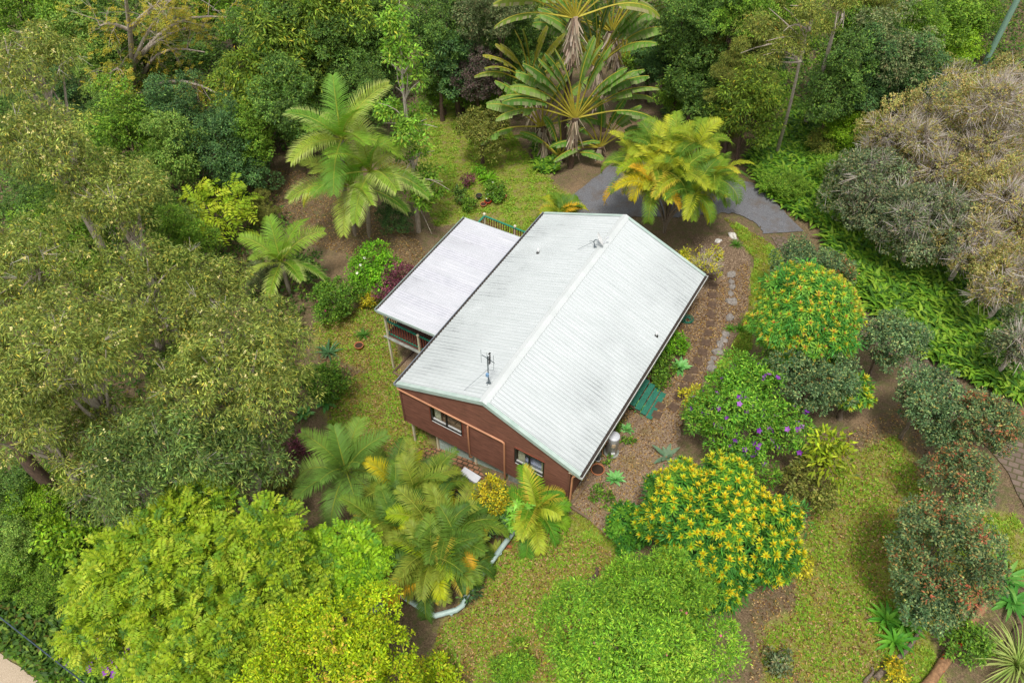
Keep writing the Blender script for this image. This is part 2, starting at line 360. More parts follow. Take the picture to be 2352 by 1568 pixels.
ribbon('garden_path', [((1770, 545), (1800, 545)), ((1800, 590), (1850, 590)), ((1900, 700), (1960, 680)), ((1990, 780), (2040, 740)), ((2100, 870), (2160, 830)), ((2230, 985), (2285, 960)), ((2315, 1085), (2385, 1055)), ((2362, 1190), (2440, 1160))], M['gridpave'], .055, wob=.03)
ribbon('brick_paving', [((935, 1030), (1080, 1030)), ((900, 1080), (1110, 1090)), ((860, 1140), (1120, 1130)), ((830, 1170), (1060, 1160))], M['brickpave'], .06, wob=.03)
ribbon('road', [((-60, 1470), (-140, 1568)), ((0, 1498), (-80, 1600)), ((95, 1568), (0, 1720)), ((170, 1640), (60, 1780))], M['road'], .06, wob=.05)

# ------------------------------------------------------------------ the house
HS = .401; LEN = 13.19; FL = -2.5
house = thing('timber_house', (0, 0, 0), 'brown weatherboard house on stumps under a long off-white gabled metal roof', 'house')
Wn = [(1.66, 3.30, -1.56, -.46), (5.94, 7.36, -1.52, -.42)]                # openings in the front wall
def boards(axis, p, a0, a1, zb, top, holes=(), out=-1):
    mb = MB(); pz = .165; z = zb
    while z < 1.9:
        z1 = z+pz
        segs = [[a0, a1]]
        for h0, h1, y0, y1 in holes:
            if z1 > y0+.02 and z < y1-.02:
                segs = [s2 for s in segs for s2 in ([s[0], min(s[1], h0)], [max(s[0], h1), s[1]]) if s2[1]-s2[0] > .01]
        for s0, s1 in segs:
            def lim(zz):
                if not top: return s0, s1
                return max(s0, (zz+.06)/HS), min(s1, 9-(zz+.06)/HS)
            l0, l1 = lim(z), lim(z1)
            if not top and z1 > -.02: continue
            if l1[1]-l1[0] < .05: continue
            o0, o1 = out*.045, out*.006
            def P(a, d, zz): return (a, p+d, zz) if axis == 0 else (p+d, a, zz)
            vs = [P(l0[0], o0, z), P(l0[1], o0, z), P(l1[1], o1, z1), P(l1[0], o1, z1), P(l0[0], -out*.02, z), P(l0[1], -out*.02, z)]
            mb.add(vs, [(0, 1, 2, 3), (4, 5, 1, 0)])
        z = z1
    return mb
boards(0, .12, .1, 8.5, -2.8, True, Wn).build('front_wall', M['board'], house)
boards(0, 13.05, .1, 8.5, -2.8, True, (), 1).build('back_wall', M['board'], house)
boards(1, .1, .12, 13.05, -2.8, False, [(4.6, 6.4, -2.6, -.45), (8.6, 10.2, -2.6, -.45)]).build('left_wall', M['board'], house)
boards(1, 8.5, .12, 13.05, -2.8, False, (), 1).build('right_wall', M['board'], house)
mb = MB(); mb.b2((.16, .18, -2.74), (8.44, 13, FL)); mb.build('floor', M['room'], house)
mb = MB()
mb.b2((.16, .19, FL), (.2, 13, -.1)); mb.b2((8.4, .19, FL), (8.44, 13, -.1)); mb.b2((.2, 4.3, FL), (8.4, 4.36, 0)); mb.b2((4.6, .2, FL), (4.66, 4.3, 0)); mb.b2((.2, .2, -.06), (8.4, 12.9, -.03))
mb.build('room_lining', M['room'], house)
for x, y in ((.075, .1), (8.525, .1), (8.525, 13.07)): mb = MB(); mb.b2((x-.045, y-.045, -2.82), (x+.045, y+.045, .0)); mb.build('corner_trim', M['board'], house)
# windows
for i, (x0, x1, z0, z1) in enumerate(Wn):
    mb = MB(); y0, y1 = .06, .15
    mb.b2((x0, y0, z0), (x0+.05, y1, z1)); mb.b2((x1-.05, y0, z0), (x1, y1, z1)); mb.b2((x0+.05, y0, z1-.05), (x1-.05, y1, z1)); mb.b2((x0+.05, y0, z0), (x1-.05, y1, z0+.05))
    xm = (x0+x1)/2; mb.b2((xm-.035, y0+.01, z0+.05), (xm+.035, y1-.01, z1-.05))
    w = mb.build('window', M['black'], house)
    mb = MB(); mb.b2((x0+.05, .1, z0+.05), (xm-.035, .106, z1-.05)); mb.b2((xm+.035, .112, z0+.05), (x1-.05, .118, z1-.05)); mb.build('pane', M['glass'], w)
    mb = MB(); mb.b2((x0+.05, .045, z0-.03), (x1-.05, .16, z0+.0)); mb.b2((x0+.06, .12, z0+.05), (x1-.06, .2, z0+.09)); mb.build('sill', M['white'], w)
    mb = MB()
    for c0, c1 in ((x0+.07, x0+.42), (x1-.22, x1-.06)):
        n = 14; P = []
        for k in range(n+1):
            xx = c0+(c1-c0)*k/n; yy = .27+.03*sin(k*2.1)
            P += [(xx, yy, z0-.1), (xx, yy, z1+.05)]
        mb.add(P, [(2*k, 2*k+2, 2*k+3, 2*k+1) for k in range(n)], True)
    mb.build('curtain', M['curtain'], w)
mb = MB(); mb.b2((Wn[0][0]-.06, .07, Wn[0][2]-.06), (Wn[0][0], .12, Wn[0][3]+.06)); mb.b2((Wn[0][1], .07, Wn[0][2]-.06), (Wn[0][1]+.06, .12, Wn[0][3]+.06))
mb.b2((Wn[1][0]-.02, .05, Wn[1][3]), (Wn[1][1]+.02, .12, Wn[1][3]+.035)); mb.build('window_trim', M['baluster'], house)
# sliding doors behind the deck
for y0, y1 in ((4.6, 6.4), (8.6, 10.2)):
    mb = MB()
    for a, c in ((y0, y0+.06), (y1-.06, y1), ((y0+y1)/2-.03, (y0+y1)/2+.03)): mb.b2((.06, a, -2.5), (.13, c, -.45))
    mb.b2((.06, y0, -.51), (.131, y1, -.45)); d = mb.build('door', M['black'], house)
    mb = MB(); mb.b2((.09, y0+.06, -2.5), (.1, y1-.06, -.51)); mb.build('pane', M['glass'], d)
# roof
def ribbed(side):
    mb = MB(); pitch = .1884; n = int(LEN/pitch); prof = []
    for k in range(n+1):
        y = min(k*pitch, LEN-.02); prof += [(y-.034, 0.0), (y-.016, .042), (y+.016, .042), (y+.034, 0.0), (y+pitch*.5-.006, .0), (y+pitch*.5, .006), (y+pitch*.5+.006, 0)]
    prof = [(min(max(y, 0), LEN), z) for y, z in prof]
    sl = [0, .25, .5, .75, 1]; P = []
    for y, dz in prof:
        for s_ in sl:
            x = 4.5*s_ if side < 0 else 9-4.5*s_
            P.append((x, y, HS*4.5*s_+dz))
    ns = len(sl)
    mb.add(P, [(q*ns+r, q*ns+r+1, (q+1)*ns+r+1, (q+1)*ns+r) if side > 0 else (q*ns+r, (q+1)*ns+r, (q+1)*ns+r+1, q*ns+r+1) for q in range(len(prof)-1) for r in range(ns-1)])
    return mb
rl = ribbed(-1); rr = ribbed(1); rl.add(rr.v, rr.f)
rl.add([(0, 0, -.03), (4.5, 0, 1.775), (9, 0, -.03), (0, LEN, -.03), (4.5, LEN, 1.775), (9, LEN, -.03)], [(0, 1, 4, 3), (1, 2, 5, 4)])
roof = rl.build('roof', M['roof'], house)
mb = MB(); cw = .2; hz = 1.805
P = []
for y in (-.02, LEN+.02):
    P += [(4.5-cw-.02, y, hz-HS*cw+.015), (4.5-cw, y, hz-HS*cw+.042), (4.5-.03, y, hz+.045), (4.5, y, hz+.06), (4.5+.03, y, hz+.045), (4.5+cw, y, hz-HS*cw+.042), (4.5+cw+.02, y, hz-HS*cw+.015)]
mb.add(P, [(q, q+1, q+8, q+7) for q in range(6)]); mb.build('ridge_cap', M['cap'], roof)
for yy, nm in ((0, 'barge_board'), (LEN, 'barge_board')):
    mb = MB(); s_ = -1 if yy == 0 else 1
    for a, c in (((-.02, -.005), (4.5, 1.803)), ((4.5, 1.803), (9.02, -.005))):
        V_ = [(a[0], yy, a[1]-.17), (c[0], yy, c[1]-.17), (c[0], yy, c[1]+.045), (a[0], yy, a[1]+.045)]
        W_ = [(p[0], yy+s_*.03, p[2]) for p in V_]; mb.add(V_+W_, [(0, 1, 2, 3), (7, 6, 5, 4), (0, 4, 5, 1), (2, 6, 7, 3), (1, 5, 6, 2), (0, 3, 7, 4)])
        # roll over the sheet edge
        V_ = [(a[0], yy+s_*.03, a[1]+.0455), (c[0], yy+s_*.03, c[1]+.0455), (c[0], yy-s_*.14, c[1]+.048), (a[0], yy-s_*.14, a[1]+.048)]
        mb.add(V_, [(0, 1, 2, 3) if s_ < 0 else (3, 2, 1, 0)])
    mb.build(nm, M['fascia'], roof)
for sx, m_ in ((-1, M['grey_gutter']), (1, M['gutter'])):
    x0 = 0 if sx < 0 else 9
    mb = MB(); xo = x0+sx*.13; xi = x0-sx*.01
    y0, y1 = -.03, LEN+.03
    mb.b2((min(xo, xo+sx*.02), y0, -.14), (max(xo, xo+sx*.02), y1, -.005)); mb.b2((min(xi, xo), y0, -.15), (max(xi, xo), y1, -.135)); mb.b2((min(xi, xo), y0, -.135), (max(xi, xo), y0+.015, -.02)); mb.b2((min(xi, xo), y1-.015, -.135), (max(xi, xo), y1, -.02))
    g = mb.build('gutter', m_, roof)
    mb = MB(); mb.b2((min(xi, xo), y0+.02, -.13), (max(xi, xo), y1-.02, -.07)); mb.build('gutter_infill', M['gutter_dark'], g)  # dark strip along the inside of the gutter
    mb = MB(); mb.b2((x0-sx*.05, .0, -.2), (x0-sx*.025, LEN, -.03)); mb.build('fascia_board', M['baluster'], roof)
mb = MB(); mb.b2((8.5, .02, -.2), (8.97, LEN-.02, -.18)); mb.build('soffit', M['cream'], roof)
for (x, y) in ((1.51, 9.78), (8.61, 8.19)):
    z = HS*min(x, 9-x); mb = MB(); mb.lathe((x, y, z), [(0, .0), (.045, 0), (.045, .3), (.03, .3), (.03, .1)], 10); v_ = mb.build('vent_pipe', M['white'], roof)
    mb = MB(); mb.lathe((x, y, z), [(.1, -.03), (.085, .055), (.05, .07)], 10); mb.build('rubber_flashing', M['black'], v_)
# patio roof over the deck
PX0, PX1, PY0, PY1 = -3.6, -.03, 3.3, 11.0
def pz_(x): return -.34+(x-PX0)/(PX1-PX0)*.2
def patio(y0, y1, name, m_, par):
    mb = MB(); n = max(2, int((y1-y0)/.025)); ys = np.linspace(y0, y1, n+1); P = []
    for y in ys:
        ph = ((y-PY0)/.152) % 1; dz = .034*(.5-.5*cos(2*pi*ph))**1.5
        P += [(PX0, y, pz_(PX0)+dz), ((PX0+PX1)/2, y, pz_((PX0+PX1)/2)+dz), (PX1, y, pz_(PX1)+dz)]
    mb.add(P, [(3*q+r, 3*q+3+r, 3*q+4+r, 3*q+1+r) for q in range(n) for r in (0, 1)], True); return mb.build(name, m_, par)
wb = [(4.38, 4.98), (6.2, 6.8), (7.93, 8.53), (9.5, 10.1)]
prev = PY0; pr = None; mbs = []
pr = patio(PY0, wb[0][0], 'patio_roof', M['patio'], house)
ed = [b_ for b_ in wb]
for k, (a, c) in enumerate(ed):
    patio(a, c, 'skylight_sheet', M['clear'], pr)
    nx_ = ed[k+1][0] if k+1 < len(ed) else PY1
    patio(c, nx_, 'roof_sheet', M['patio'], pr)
mb = MB()
for y in (PY0-.02, PY1+.02):
    s_ = -1 if y < 5 else 1; mb.bar((PX0-.05, y, pz_(PX0)-.06), (PX1-.08, y, pz_(PX1)-.06), .03, .16)
mb.b2((PX0-.13, PY0-.035, -.42), (PX0-.115, PY1+.035, -.29)); mb.b2((PX0-.13, PY0-.03, -.43), (PX0+.0, PY1+.03, -.415)); mb.build('patio_fascia', M['fascia'], pr)
mb = MB(); mb.b2((PX0-.114, PY0, -.414), (PX0-.02, PY1, -.37)); mb.build('gutter_infill', M['gutter_dark'], pr)  # dark strip inside the patio gutter
mb = MB()
for y in np.arange(PY0+.5, PY1, 1.1): mb.bar((PX0+.05, y, pz_(PX0)-.1), (PX1-.08, y, pz_(PX1)-.1), .06, .12)
mb.build('rafters', M['cream'], pr)
# deck
DX0, DX1, DY0, DY1, DZ = -3.62, .06, 3.68, 12.86, -2.5
mb = MB(); x = DX0
while x < DX1-.05: mb.b2((x, DY0, DZ-.03), (x+.088, DY1, DZ)); x += .094
deck = mb.build('deck', M['deck'], house)
mb = MB(); mb.b2((DX0-.03, DY0-.04, DZ-.2), (DX1, DY0, DZ-.04)); mb.b2((DX0-.03, DY1, DZ-.2), (DX1, DY1+.04, DZ-.04)); mb.b2((DX0-.04, DY0, DZ-.2), (DX0, DY1, DZ-.04))
mb.b2((DX0-.1, DY0-.16, DZ-.05), (DX1, DY0-.041, DZ-.03))
for y in np.arange(DY0+.4, DY1, .6): mb.b2((DX0, y, DZ-.18), (DX1, y+.05, DZ-.031))
mb.build('deck_frame', M['concrete'], deck)
def railing(a, c):
    a, c = np.array(a, float), np.array(c, float); L_ = np.linalg.norm(c-a); d = (c-a)/L_
    mb = MB(); up_ = np.array([0, 0, 1.0])
    mb.bar(a+up_*1.03, c+up_*1.03, .1, .04); mb.bar(a+up_*.12, c+up_*.12, .05, .06); g = mb.build('handrail', M['green'], deck)
    mb = MB(); n = int(L_/.155)
    for k in range(1, n): p = a+d*(L_*k/n); mb.bar(p+up_*.12, p+up_*1.01, .04, .04)
    mb.build('balusters', M['baluster'], deck)
railing((-3.55, 3.75, DZ), (.02, 3.75, DZ)); railing((-3.55, 3.75, DZ), (-3.55, 12.78, DZ)); railing((-3.55, 12.78, DZ), (.02, 12.78, DZ))
def post(x, y, z1, z0=None, cap=False, par=house, w=.09):
    z0 = float(gz(x, y))-.1 if z0 is None else z0
    mb = MB(); mb.b2((x-w/2, y-w/2, z0), (x+w/2, y+w/2, z1))
    if cap: mb.b2((x-w/2-.02, y-w/2-.02, z1), (x+w/2+.02, y+w/2+.02, z1+.03)); mb.lathe((x, y, z1+.03), [(.065, 0), (.05, .05), (0, .07)], 8)
    return mb.build('post', M['cream'], par)
post(-3.48, 3.62, -.42); post(-3.48, 7.2, -.42); post(-3.48, 10.9, -.42)
post(-3.56, 12.8, -1.36, cap=True); post(-1.6, 12.8, -1.36, DZ-.2, True); post(-1.6, 3.68, -1.36, DZ-.2, True); post(-1.6, 12.7, DZ-.2); post(-1.6, 4.0, DZ-.2)
for x, y in ((.3, .3), (1.66, .32), (3.78, .3), (6, .3), (.3, 3.4), (.3, 6.6), (.3, 9.8), (3.6, 3.4), (3.6, 6.6)): post(x, y, -2.74)
# lattice under the front
mb = MB(); x0, x1, z0, z1 = 1.72, 7.4, -4.5, -2.82
for sgn in (1, -1):
    c = x0-(z1-z0)
    while c < x1+(z1-z0):
        pts = []
        for zz in (z0, z1):
            xx = c+(zz-z0)*sgn if sgn > 0 else c+(z1-zz)
            pts.append([xx, zz])
        (xa, za), (xb, zb) = pts
        t0, t1 = 0.0, 1.0; dx = xb-xa
        for lo_, s_ in ((x0, 1), (x1, -1)):
            q0 = (lo_-xa)/dx
            if (dx > 0) == (s_ > 0): t0 = max(t0, q0)
            else: t1 = min(t1, q0)
        if t1-t0 > .03:
            y = .36+sgn*.006
            mb.bar((xa+dx*t0, y, za+(zb-za)*t0), (xa+dx*t1, y, za+(zb-za)*t1), .01, .034)
        c += .105
mb.build('lattice', M['fascia'], house)
# pipes on the front wall
mb = MB(); mb.tube([(-.02, .3, -.2), (-.03, .05, -.3), (0, .02, -.36), (5.36, .02, -.36), (5.45, .02, -.4), (5.47, .02, -.5), (5.47, .02, -2.85), (5.47, .05, -3.2)], .048, 8); mb.build('drain_pipe', M['pipe'], house)
mb = MB(); mb.tube([(3.66, .09, -.5), (3.66, .03, -.5), (3.66, .0, -.56), (3.66, .0, -2.9), (3.7, .1, -3.0)], .045, 8); mb.build('downpipe', M['pipe'], house)
mb = MB(); mb.tube([(8.95, .14, -.15), (8.72, .06, -.34), (8.68, .05, -.5), (8.68, .05, -2.55), (8.62, -.05, -2.66), (8.35, -.25, -2.7)], .045, 8); mb.build('downpipe', M['pipe'], house)
mb = MB(); mb.b2((8.54, .1, -2.82), (8.57, 13, -2.72)); mb.build('base_board', M['cream'], house)
mb = MB(); mb.b2((5.6, .12, -3.6), (8.5, .2, -2.8)); mb.b2((8.42, .2, -3.4), (8.5, 13, -2.8)); mb.build('base_wall', M['concrete'], house)
# furniture seen through the windows
t_ = thing('sofa', (2.35, .95, FL+.25), 'cream sofa inside, seen through the left window of the gable wall', 'sofa')
mb = MB(); mb.b2((-.5, -.5, .12), (1.1, .4, .45)); mb.build('seat', M['sofa'], t_)
mb = MB(); mb.b2((-.5, .4, .12), (1.1, .65, .95)); mb.build('backrest', M['sofa'], t_)
for x in (-.72, 1.1): mb = MB(); mb.b2((x, -.5, .1), (x+.22, .65, .66)); mb.build('armrest', M['sofa'], t_)
for x in (-.48, .33): mb = MB(); mb.b2((x, -.5, .455), (x+.76, .36, .6)); mb.build('cushion', M['sofa'], t_)
t_ = thing('bed', (6.75, 1.35, FL+.2), 'bed with pale blue patterned cover inside the right window of the gable wall', 'bed')
mb = MB(); mb.b2((-.6, -1, .15), (.75, .9, .45)); mb.build('bed_base', M['baluster'], t_)
mb = MB(); mb.b2((-.62, -1.02, .455), (.77, .92, .85)); mb.build('mattress', M['bedding'], t_)
mb = MB(); mb.b2((-.5, .5, .86), (.1, .85, 1.0)); mb.build('pillow', M['white'], t_)

# ------------------------------------------------------------------ things on and round the house
t_ = thing('tv_antenna', (4.14, 1.01, 1.66), 'grey television antenna on a tall mast at the near end of the roof ridge', 'antenna')
mb = MB(); mb.tube([(0, 0, 0), (0, 0, 1.75)], .028, 6); mb.build('mast', M['galv'], t_)
mb = MB(); mb.bar((-.1, 0, .02), (.1, 0, .1), .1, .02); mb.bar((0, -.12, .03), (0, .12, .03), .03); mb.build('mounting_foot', M['galv'], t_)
mb = MB(); mb.b2((-.05, -.12, .58), (.06, -.03, .74)); mb.build('amplifier_box', M['bluesteel'], t_)
mb = MB(); mb.bar((-.3, .05, 1.62), (.35, -.05, 1.62), .025); mb.build('boom', M['galv'], t_)
mb = MB()
for q in (-.28, -.0, .3): mb.tube([(q, -.04, 1.25), (q, -.04, 2.05)], .008, 4)
mb.build('elements', M['galv'], t_)
mb = MB()
for q in range(6): mb.b2((.09, -.1, 1.4+q*.09), (.12, .06, 1.415+q*.09))
mb.b2((.08, -.07, 2.0), (.14, .03, 2.04)); mb.b2((.1, -.03, 1.38), (.12, -.01, 2.03)); mb.build('directors', M['black'], t_)
mb = MB(); mb.tube([(0, 0, .95), (-.8, -.62, -.28)], .008, 4); mb.build('guy_wire', M['cable'], t_)
mb = MB(); mb.tube([(.05, -.1, .6), (.16, -.12, .4), (.02, -.05, .2)], .008, 4); mb.tube([(.3, -.04, 1.25), (.28, -.04, 1.1), (.1, -.04, 1.0), (0, 0, 1.1)], .006, 4); mb.build('coax_cable', M['cable'], t_)
t_ = thing('satellite_dish', (4.2, 10.51, 1.69), 'small pale satellite dish on a bent arm at the far end of the ridge', 'satellite dish')
mb = MB(); mb.tube([(0, 0, 0), (-.06, -.0, .1), (-.12, 0, .3), (-.05, 0, .45), (.05, .02, .45)], .025, 6); mb.build('arm', M['galv'], t_)
mb = MB(); mb.bar((-.08, -.05, .02), (.08, .05, .04), .12, .015); mb.build('foot', M['galv'], t_)
mb = MB(); prof = [(0, 0), (.12, .012), (.24, .05), (.34, .1), (.35, .1), (.24, .038), (0, -.015)]; mb.lathe((0, 0, 0), prof, 20); rot = Vector((.75, .5, .45)).to_track_quat('Z', 'Y').to_matrix()
mb.v = [tuple(rot @ Vector(p)+Vector((.1, .04, .5))) for p in mb.v]; mb.build('reflector', M['white'], t_)
mb = MB(); a_ = rot @ Vector((0, -.33, .08))+Vector((.1, .04, .5)); c_ = rot @ Vector((0, -.1, .42))+Vector((.1, .04, .5)); mb.bar(a_, c_, .02); mb.box(c_, (.06, .06, .1), rot); mb.build('feed_horn', M['acgrey'], t_)
mb = MB(); mb.tube([(-.12, 0, .3), (-.75, -.35, -.22)], .008, 4); mb.tube([(-.12, 0, .32), (-.5, .35, -.1)], .008, 4); mb.build('stay', M['cable'], t_)
# air conditioner
p = at(1082, 1112); t_ = thing('air_conditioner', p, 'pale grey outdoor air conditioner unit on bricks in front of the lattice', 'air conditioner'); t_.rotation_euler.z = R(-4)
mb = MB(); mb.b2((-.44, -.17, .12), (.44, .17, .78)); mb.build('casing', M['acgrey'], t_)
mb = MB(); mb.b2((-.46, -.19, .78), (.46, .19, .81)); mb.build('lid', M['acgrey'], t_)
mb = MB(); 
for r in (.08, .14, .2, .25):
    n = 24; mb.tube([(-.12+r*cos(2*pi*k/n), -.185, .45+r*sin(2*pi*k/n)) for k in range(n+1)], .008, 4, False)
for k in range(8): mb.bar((-.12, -.185, .45), (-.12+.25*cos(k*pi/4), -.185, .45+.25*sin(k*pi/4)), .01)
mb.build('fan_grille', M['gutter'], t_)
mb = MB(); mb.b2((.441, -.1, .3), (.47, .1, .6)); mb.build('side_cover', M['galv'], t_)
for x in (-.3, .3): mb = MB(); mb.b2((x-.1, -.18, -.08), (x+.1, .18, .115)); mb.build('foot', M['brick'], t_)
# hot water cylinder
t_ = thing('water_heater', (9.04, 3.32, -2.68), 'white cylindrical hot water tank standing by the right wall', 'water heater')
mb = MB(); mb.lathe((0, 0, 0), [(0, .1), (.26, .1), (.26, 1.28), (.265, 1.3), (.24, 1.33), (0, 1.34)], 24); mb.build('tank', M['acgrey'], t_)
mb = MB(); mb.lathe((0, 0, 0), [(0, -.05), (.34, -.05), (.34, .09), (0, .09)], 20); mb.build('base_slab', M['concrete'], t_)
mb = MB(); mb.box((.13, -.235, .9), (.16, .03, .2), Vector((-.48, .87, 0)).to_track_quat('Y', 'Z').to_matrix()); mb.build('notice_plate', M['sofa'], t_)
mb = MB(); mb.box((.16, -.22, .3), (.16, .06, .1), Vector((-.55, .83, 0)).to_track_quat('Y', 'Z').to_matrix()); mb.build('access_cover', M['white'], t_)
mb = MB(); mb.tube([(-.27, -.05, .95), (-.4, -.12, .95), (-.42, -.14, .4), (-.3, -.3, .05), (.1, -.42, .03), (.5, -.7, .03)], .018, 6); mb.tube([(-.2, -.18, 1.0), (-.26, -.25, .95), (-.24, -.25, .8)], .025, 6); mb.build('pipework', M['pipe'], t_)
t_ = thing('gas_bottle', (8.68, 2.7, -2.68), 'small grey bottle beside the hot water tank against the wall', 'gas bottle')
mb = MB(); mb.lathe((0, 0, 0), [(0, 0), (.12, .02), (.12, .5), (.06, .6), (.05, .68), (0, .68)], 12); mb.build('cylinder', M['galv'], t_); mb = MB(); mb.lathe((0, 0, .0), [(.13, -.02), (.14, .06), (.125, .06)], 12); mb.build('base_ring', M['white'], t_)
# green timber steps by the right wall
p = at(1478, 922); p[0] = max(p[0], 9.3)
t_ = thing('timber_steps', (9.1, p[1], -2.68), 'four wide teal green timber steps beside the right wall', 'steps')
for k in range(4): mb = MB(); mb.b2((-.42+k*.3, -.85, .52-k*.14), (-.42+k*.3+.27, .85, .56-k*.14)); mb.build('tread', M['teal'], t_)
for y in (-.8, 0, .8):
    mb = MB(); mb.bar((-.4, y, .44), (.75, y, -.06), .05, .14); mb.build('stringer', M['timber'], t_)
# coiled hoses
def hose(name, u, v, label, n, r0, r1, m_, seed):
    p = at(u, v); rng = random.Random(seed); t_ = thing(name, p, label, 'hose'); pts = []
    for k in range(n*18):
        a = k/18*2*pi; r = r0+(r1-r0)*rng.random()*.25+(r1-r0)*.75*(.5+.5*sin(k*.037+seed)); pts.append((r*cos(a)+.05*sin(k*.11), r*sin(a)*.95+.05*cos(k*.07), .07+.03*(k/18 % 5)))
    mb = MB(); mb.tube(pts, .016, 5); mb.build('hose', m_, t_)
    mb = MB(); e = Vector(pts[-1]); mb.tube([e, e+Vector((.15, .05, -.02))], .024, 6); mb.build('nozzle', M['black'], t_)
hose('garden_hose', 1040, 1125, 'coiled teal garden hose lying on the brick paving', 12, .3, .62, M['hose'], 1)
hose('garden_hose', 1578, 738, 'small coiled pale green hose beside the right wall near the far corner', 6, .15, .32, M['green'], 4)
# grey stormwater pipe on posts, running from the concrete tank to the bed by the house
def up(u, v, h): q = at(u, v, h); return np.array([q[0], q[1], q[2]+h])
P = [up(893, 1347, .4), up(985, 1407, .4), up(1000, 1413, .4), up(1048, 1400, .4), up(1062, 1390, .4), up(1070, 1370, .4), up(1112, 1312, .42), up(1170, 1233, .44), up(1210, 1180, .46)]
t_ = thing('drain_pipe_run', P[3]-np.array([0, 0, .4]), 'long pale grey stormwater pipe bending round the palm bed on short posts', 'pipe'); o3 = P[3]-np.array([0, 0, .4])
mb = MB(); mb.tube(P, .11, 12); rebase(mb, o3).build('pipe', M['greypipe'], t_)
for u, v in ((1036, 1404), (1146, 1268), (905, 1356)):
    q = up(u, v, .4); mb = MB(); mb.tube([(q[0], q[1], q[2]-.75), (q[0], q[1], q[2]-.03)], .055, 8); mb.tube([(q[0], q[1], q[2]-.02), (q[0], q[1], q[2]+.0)], .13, 8); rebase(mb, o3).build('support_post', M['greypipe'], t_)
p = up(838, 1338, .35); t_ = thing('concrete_tank', p, 'round grey concrete tank top with a dark inlet hole, half hidden by foliage', 'tank')
mb = MB(); mb.lathe((0, 0, 0), [(0, 0), (1.25, 0), (1.32, -.06), (1.32, -1.6)], 40); mb.build('lid', M['concrete'], t_)
q = up(886, 1345, .4)-p; mb = MB(); mb.lathe((q[0], q[1], .0), [(.3, .001), (.3, .05), (.25, .05), (.24, .012), (0, .012)], 20); mb.build('inlet', M['dark_bark'], t_)
# timber edging
def edging(name, pts, label, m_=None, w=.1, h=.14):
    pts = [at(u, v) for u, v in pts]; o = pts[0]; mb = MB()
    for a, c in zip(pts[:-1], pts[1:]): mb.bar((a[0], a[1], a[2]+h/2-.02), (c[0], c[1], c[2]+h/2-.02), w, h)
    ob = rebase(mb, o).build(name, m_ or M['timber']); ob.location = o; tag(ob, label, 'garden edging'); return ob
edging('timber_edging', [(1308, 1162), (1395, 1060), (1404, 1040)], 'grey timber edging beside the gravel along the right wall')
edging('timber_edging', [(1310, 1165), (1352, 1192)], 'short timber edging at the foot of the gravel path by the near right corner')
edging('timber_edging', [(1420, 1035), (1475, 955), (1500, 925)], 'low timber edging between the planted strip and the gravel path')
edging('timber_edging', [(1545, 830), (1578, 775)], 'short weathered timber edging under the far part of the right eave')
edging('timber_edging', [(903, 858), (958, 800)], 'dark timber edging of the gravel bay under the deck', M['dark_bark'])
edging('timber_edging', [(905, 858), (928, 870)], 'pale timber edging at the near end of the bay under the deck')
edging('timber_edging', [(1700, 750), (1735, 738)], 'red brown timber edging across the mulch near the tall rosette tree', M['brick'])
ribbon('gravel_bay', [((905, 855), (975, 905)), ((935, 820), (1010, 850)), ((965, 790), (1040, 800))], M['gravel'], .05, wob=.02)
# stepping stones
for k, (x, y) in enumerate([(990, 155), (996, 205), (996, 268), (990, 340), (990, 405), (985, 475), (980, 545), (975, 612), (968, 680), (955, 748), (932, 815), (910, 885), (878, 950), (845, 1013), (810, 1078), (775, 1145), (738, 1210), (700, 1282), (605, 1278), (578, 1340)]):
    p = at(*C6(x, y)); rng = random.Random(k); w = .215; mb = MB(); P = [(-w, -w), (w, -w), (w, w), (-w, w)]
    P = [(a+rng.uniform(-.03, .03), c+rng.uniform(-.03, .03)) for a, c in P]
    mb.add([(a, c, -.1) for a, c in P]+[(a, c, .05) for a, c in P]+[(a*.93, c*.93, .07) for a, c in P], [(0, 1, 5, 4), (1, 2, 6, 5), (2, 3, 7, 6), (3, 0, 4, 7), (4, 5, 9, 8), (5, 6, 10, 9), (6, 7, 11, 10), (7, 4, 8, 11), (8, 9, 10, 11)])
    o = mb.build('stepping_stone', M['paver']); o.location = p+np.array([0, 0, .03]); o.rotation_euler.z = rng.uniform(-.4, .4)+.2
    tag(o, 'square brown paver set in the path along the right side of the house', 'stepping stone', 'stepping stones along the house path')
def rock(u, v, r, m_, label, seed, group='rocks edging the path'):
    p = at(u, v); rng = np.random.default_rng(seed); n1, n2 = 7, 10; mb = MB(); P = []
    sx, sy, sz = r*rng.uniform(.8, 1.3), r*rng.uniform(.7, 1), r*rng.uniform(.5, .8)
    for a in range(n1+1):
        th = pi*a/n1
        for b_ in range(n2):
            ph = 2*pi*b_/n2; k = 1+.22*sin(3*ph+seed)*sin(2*th)+rng.normal(0, .05); P.append((sx*k*sin(th)*cos(ph), sy*k*sin(th)*sin(ph), sz*k*cos(th)))
    mb.add(P, [(a*n2+b_, (a+1)*n2+b_, (a+1)*n2+(b_+1) % n2, a*n2+(b_+1) % n2) for a in range(n1) for b_ in range(n2)], False)
    o = mb.build('rock', m_); o.location = p+np.array([0, 0, sz*.35]); o.rotation_euler.z = seed*1.3; tag(o, label, 'rock', group)
rl_ = ['large purplish grey rock, farthest of the row beside the stepping stones', 'small grey rock just below the purplish one', 'rounded grey rock, third from the far end of the path edge', 'flat buried grey rock in the mulch row', 'big pale grey rock before the gap in the path edge',
       'flat grey slab rock beside the red brown edging', 'upright pale rock below the grass tuft on the path edge', 'white spotted rock midway along the lower row', 'flat grey rock below the white spotted one', 'long grey rock pointing down the path edge', 'dark flat rock near the violet flowering shrub', 'white grey rock at the shrub edge', 'long pale rock, nearest the violet flowering shrub']
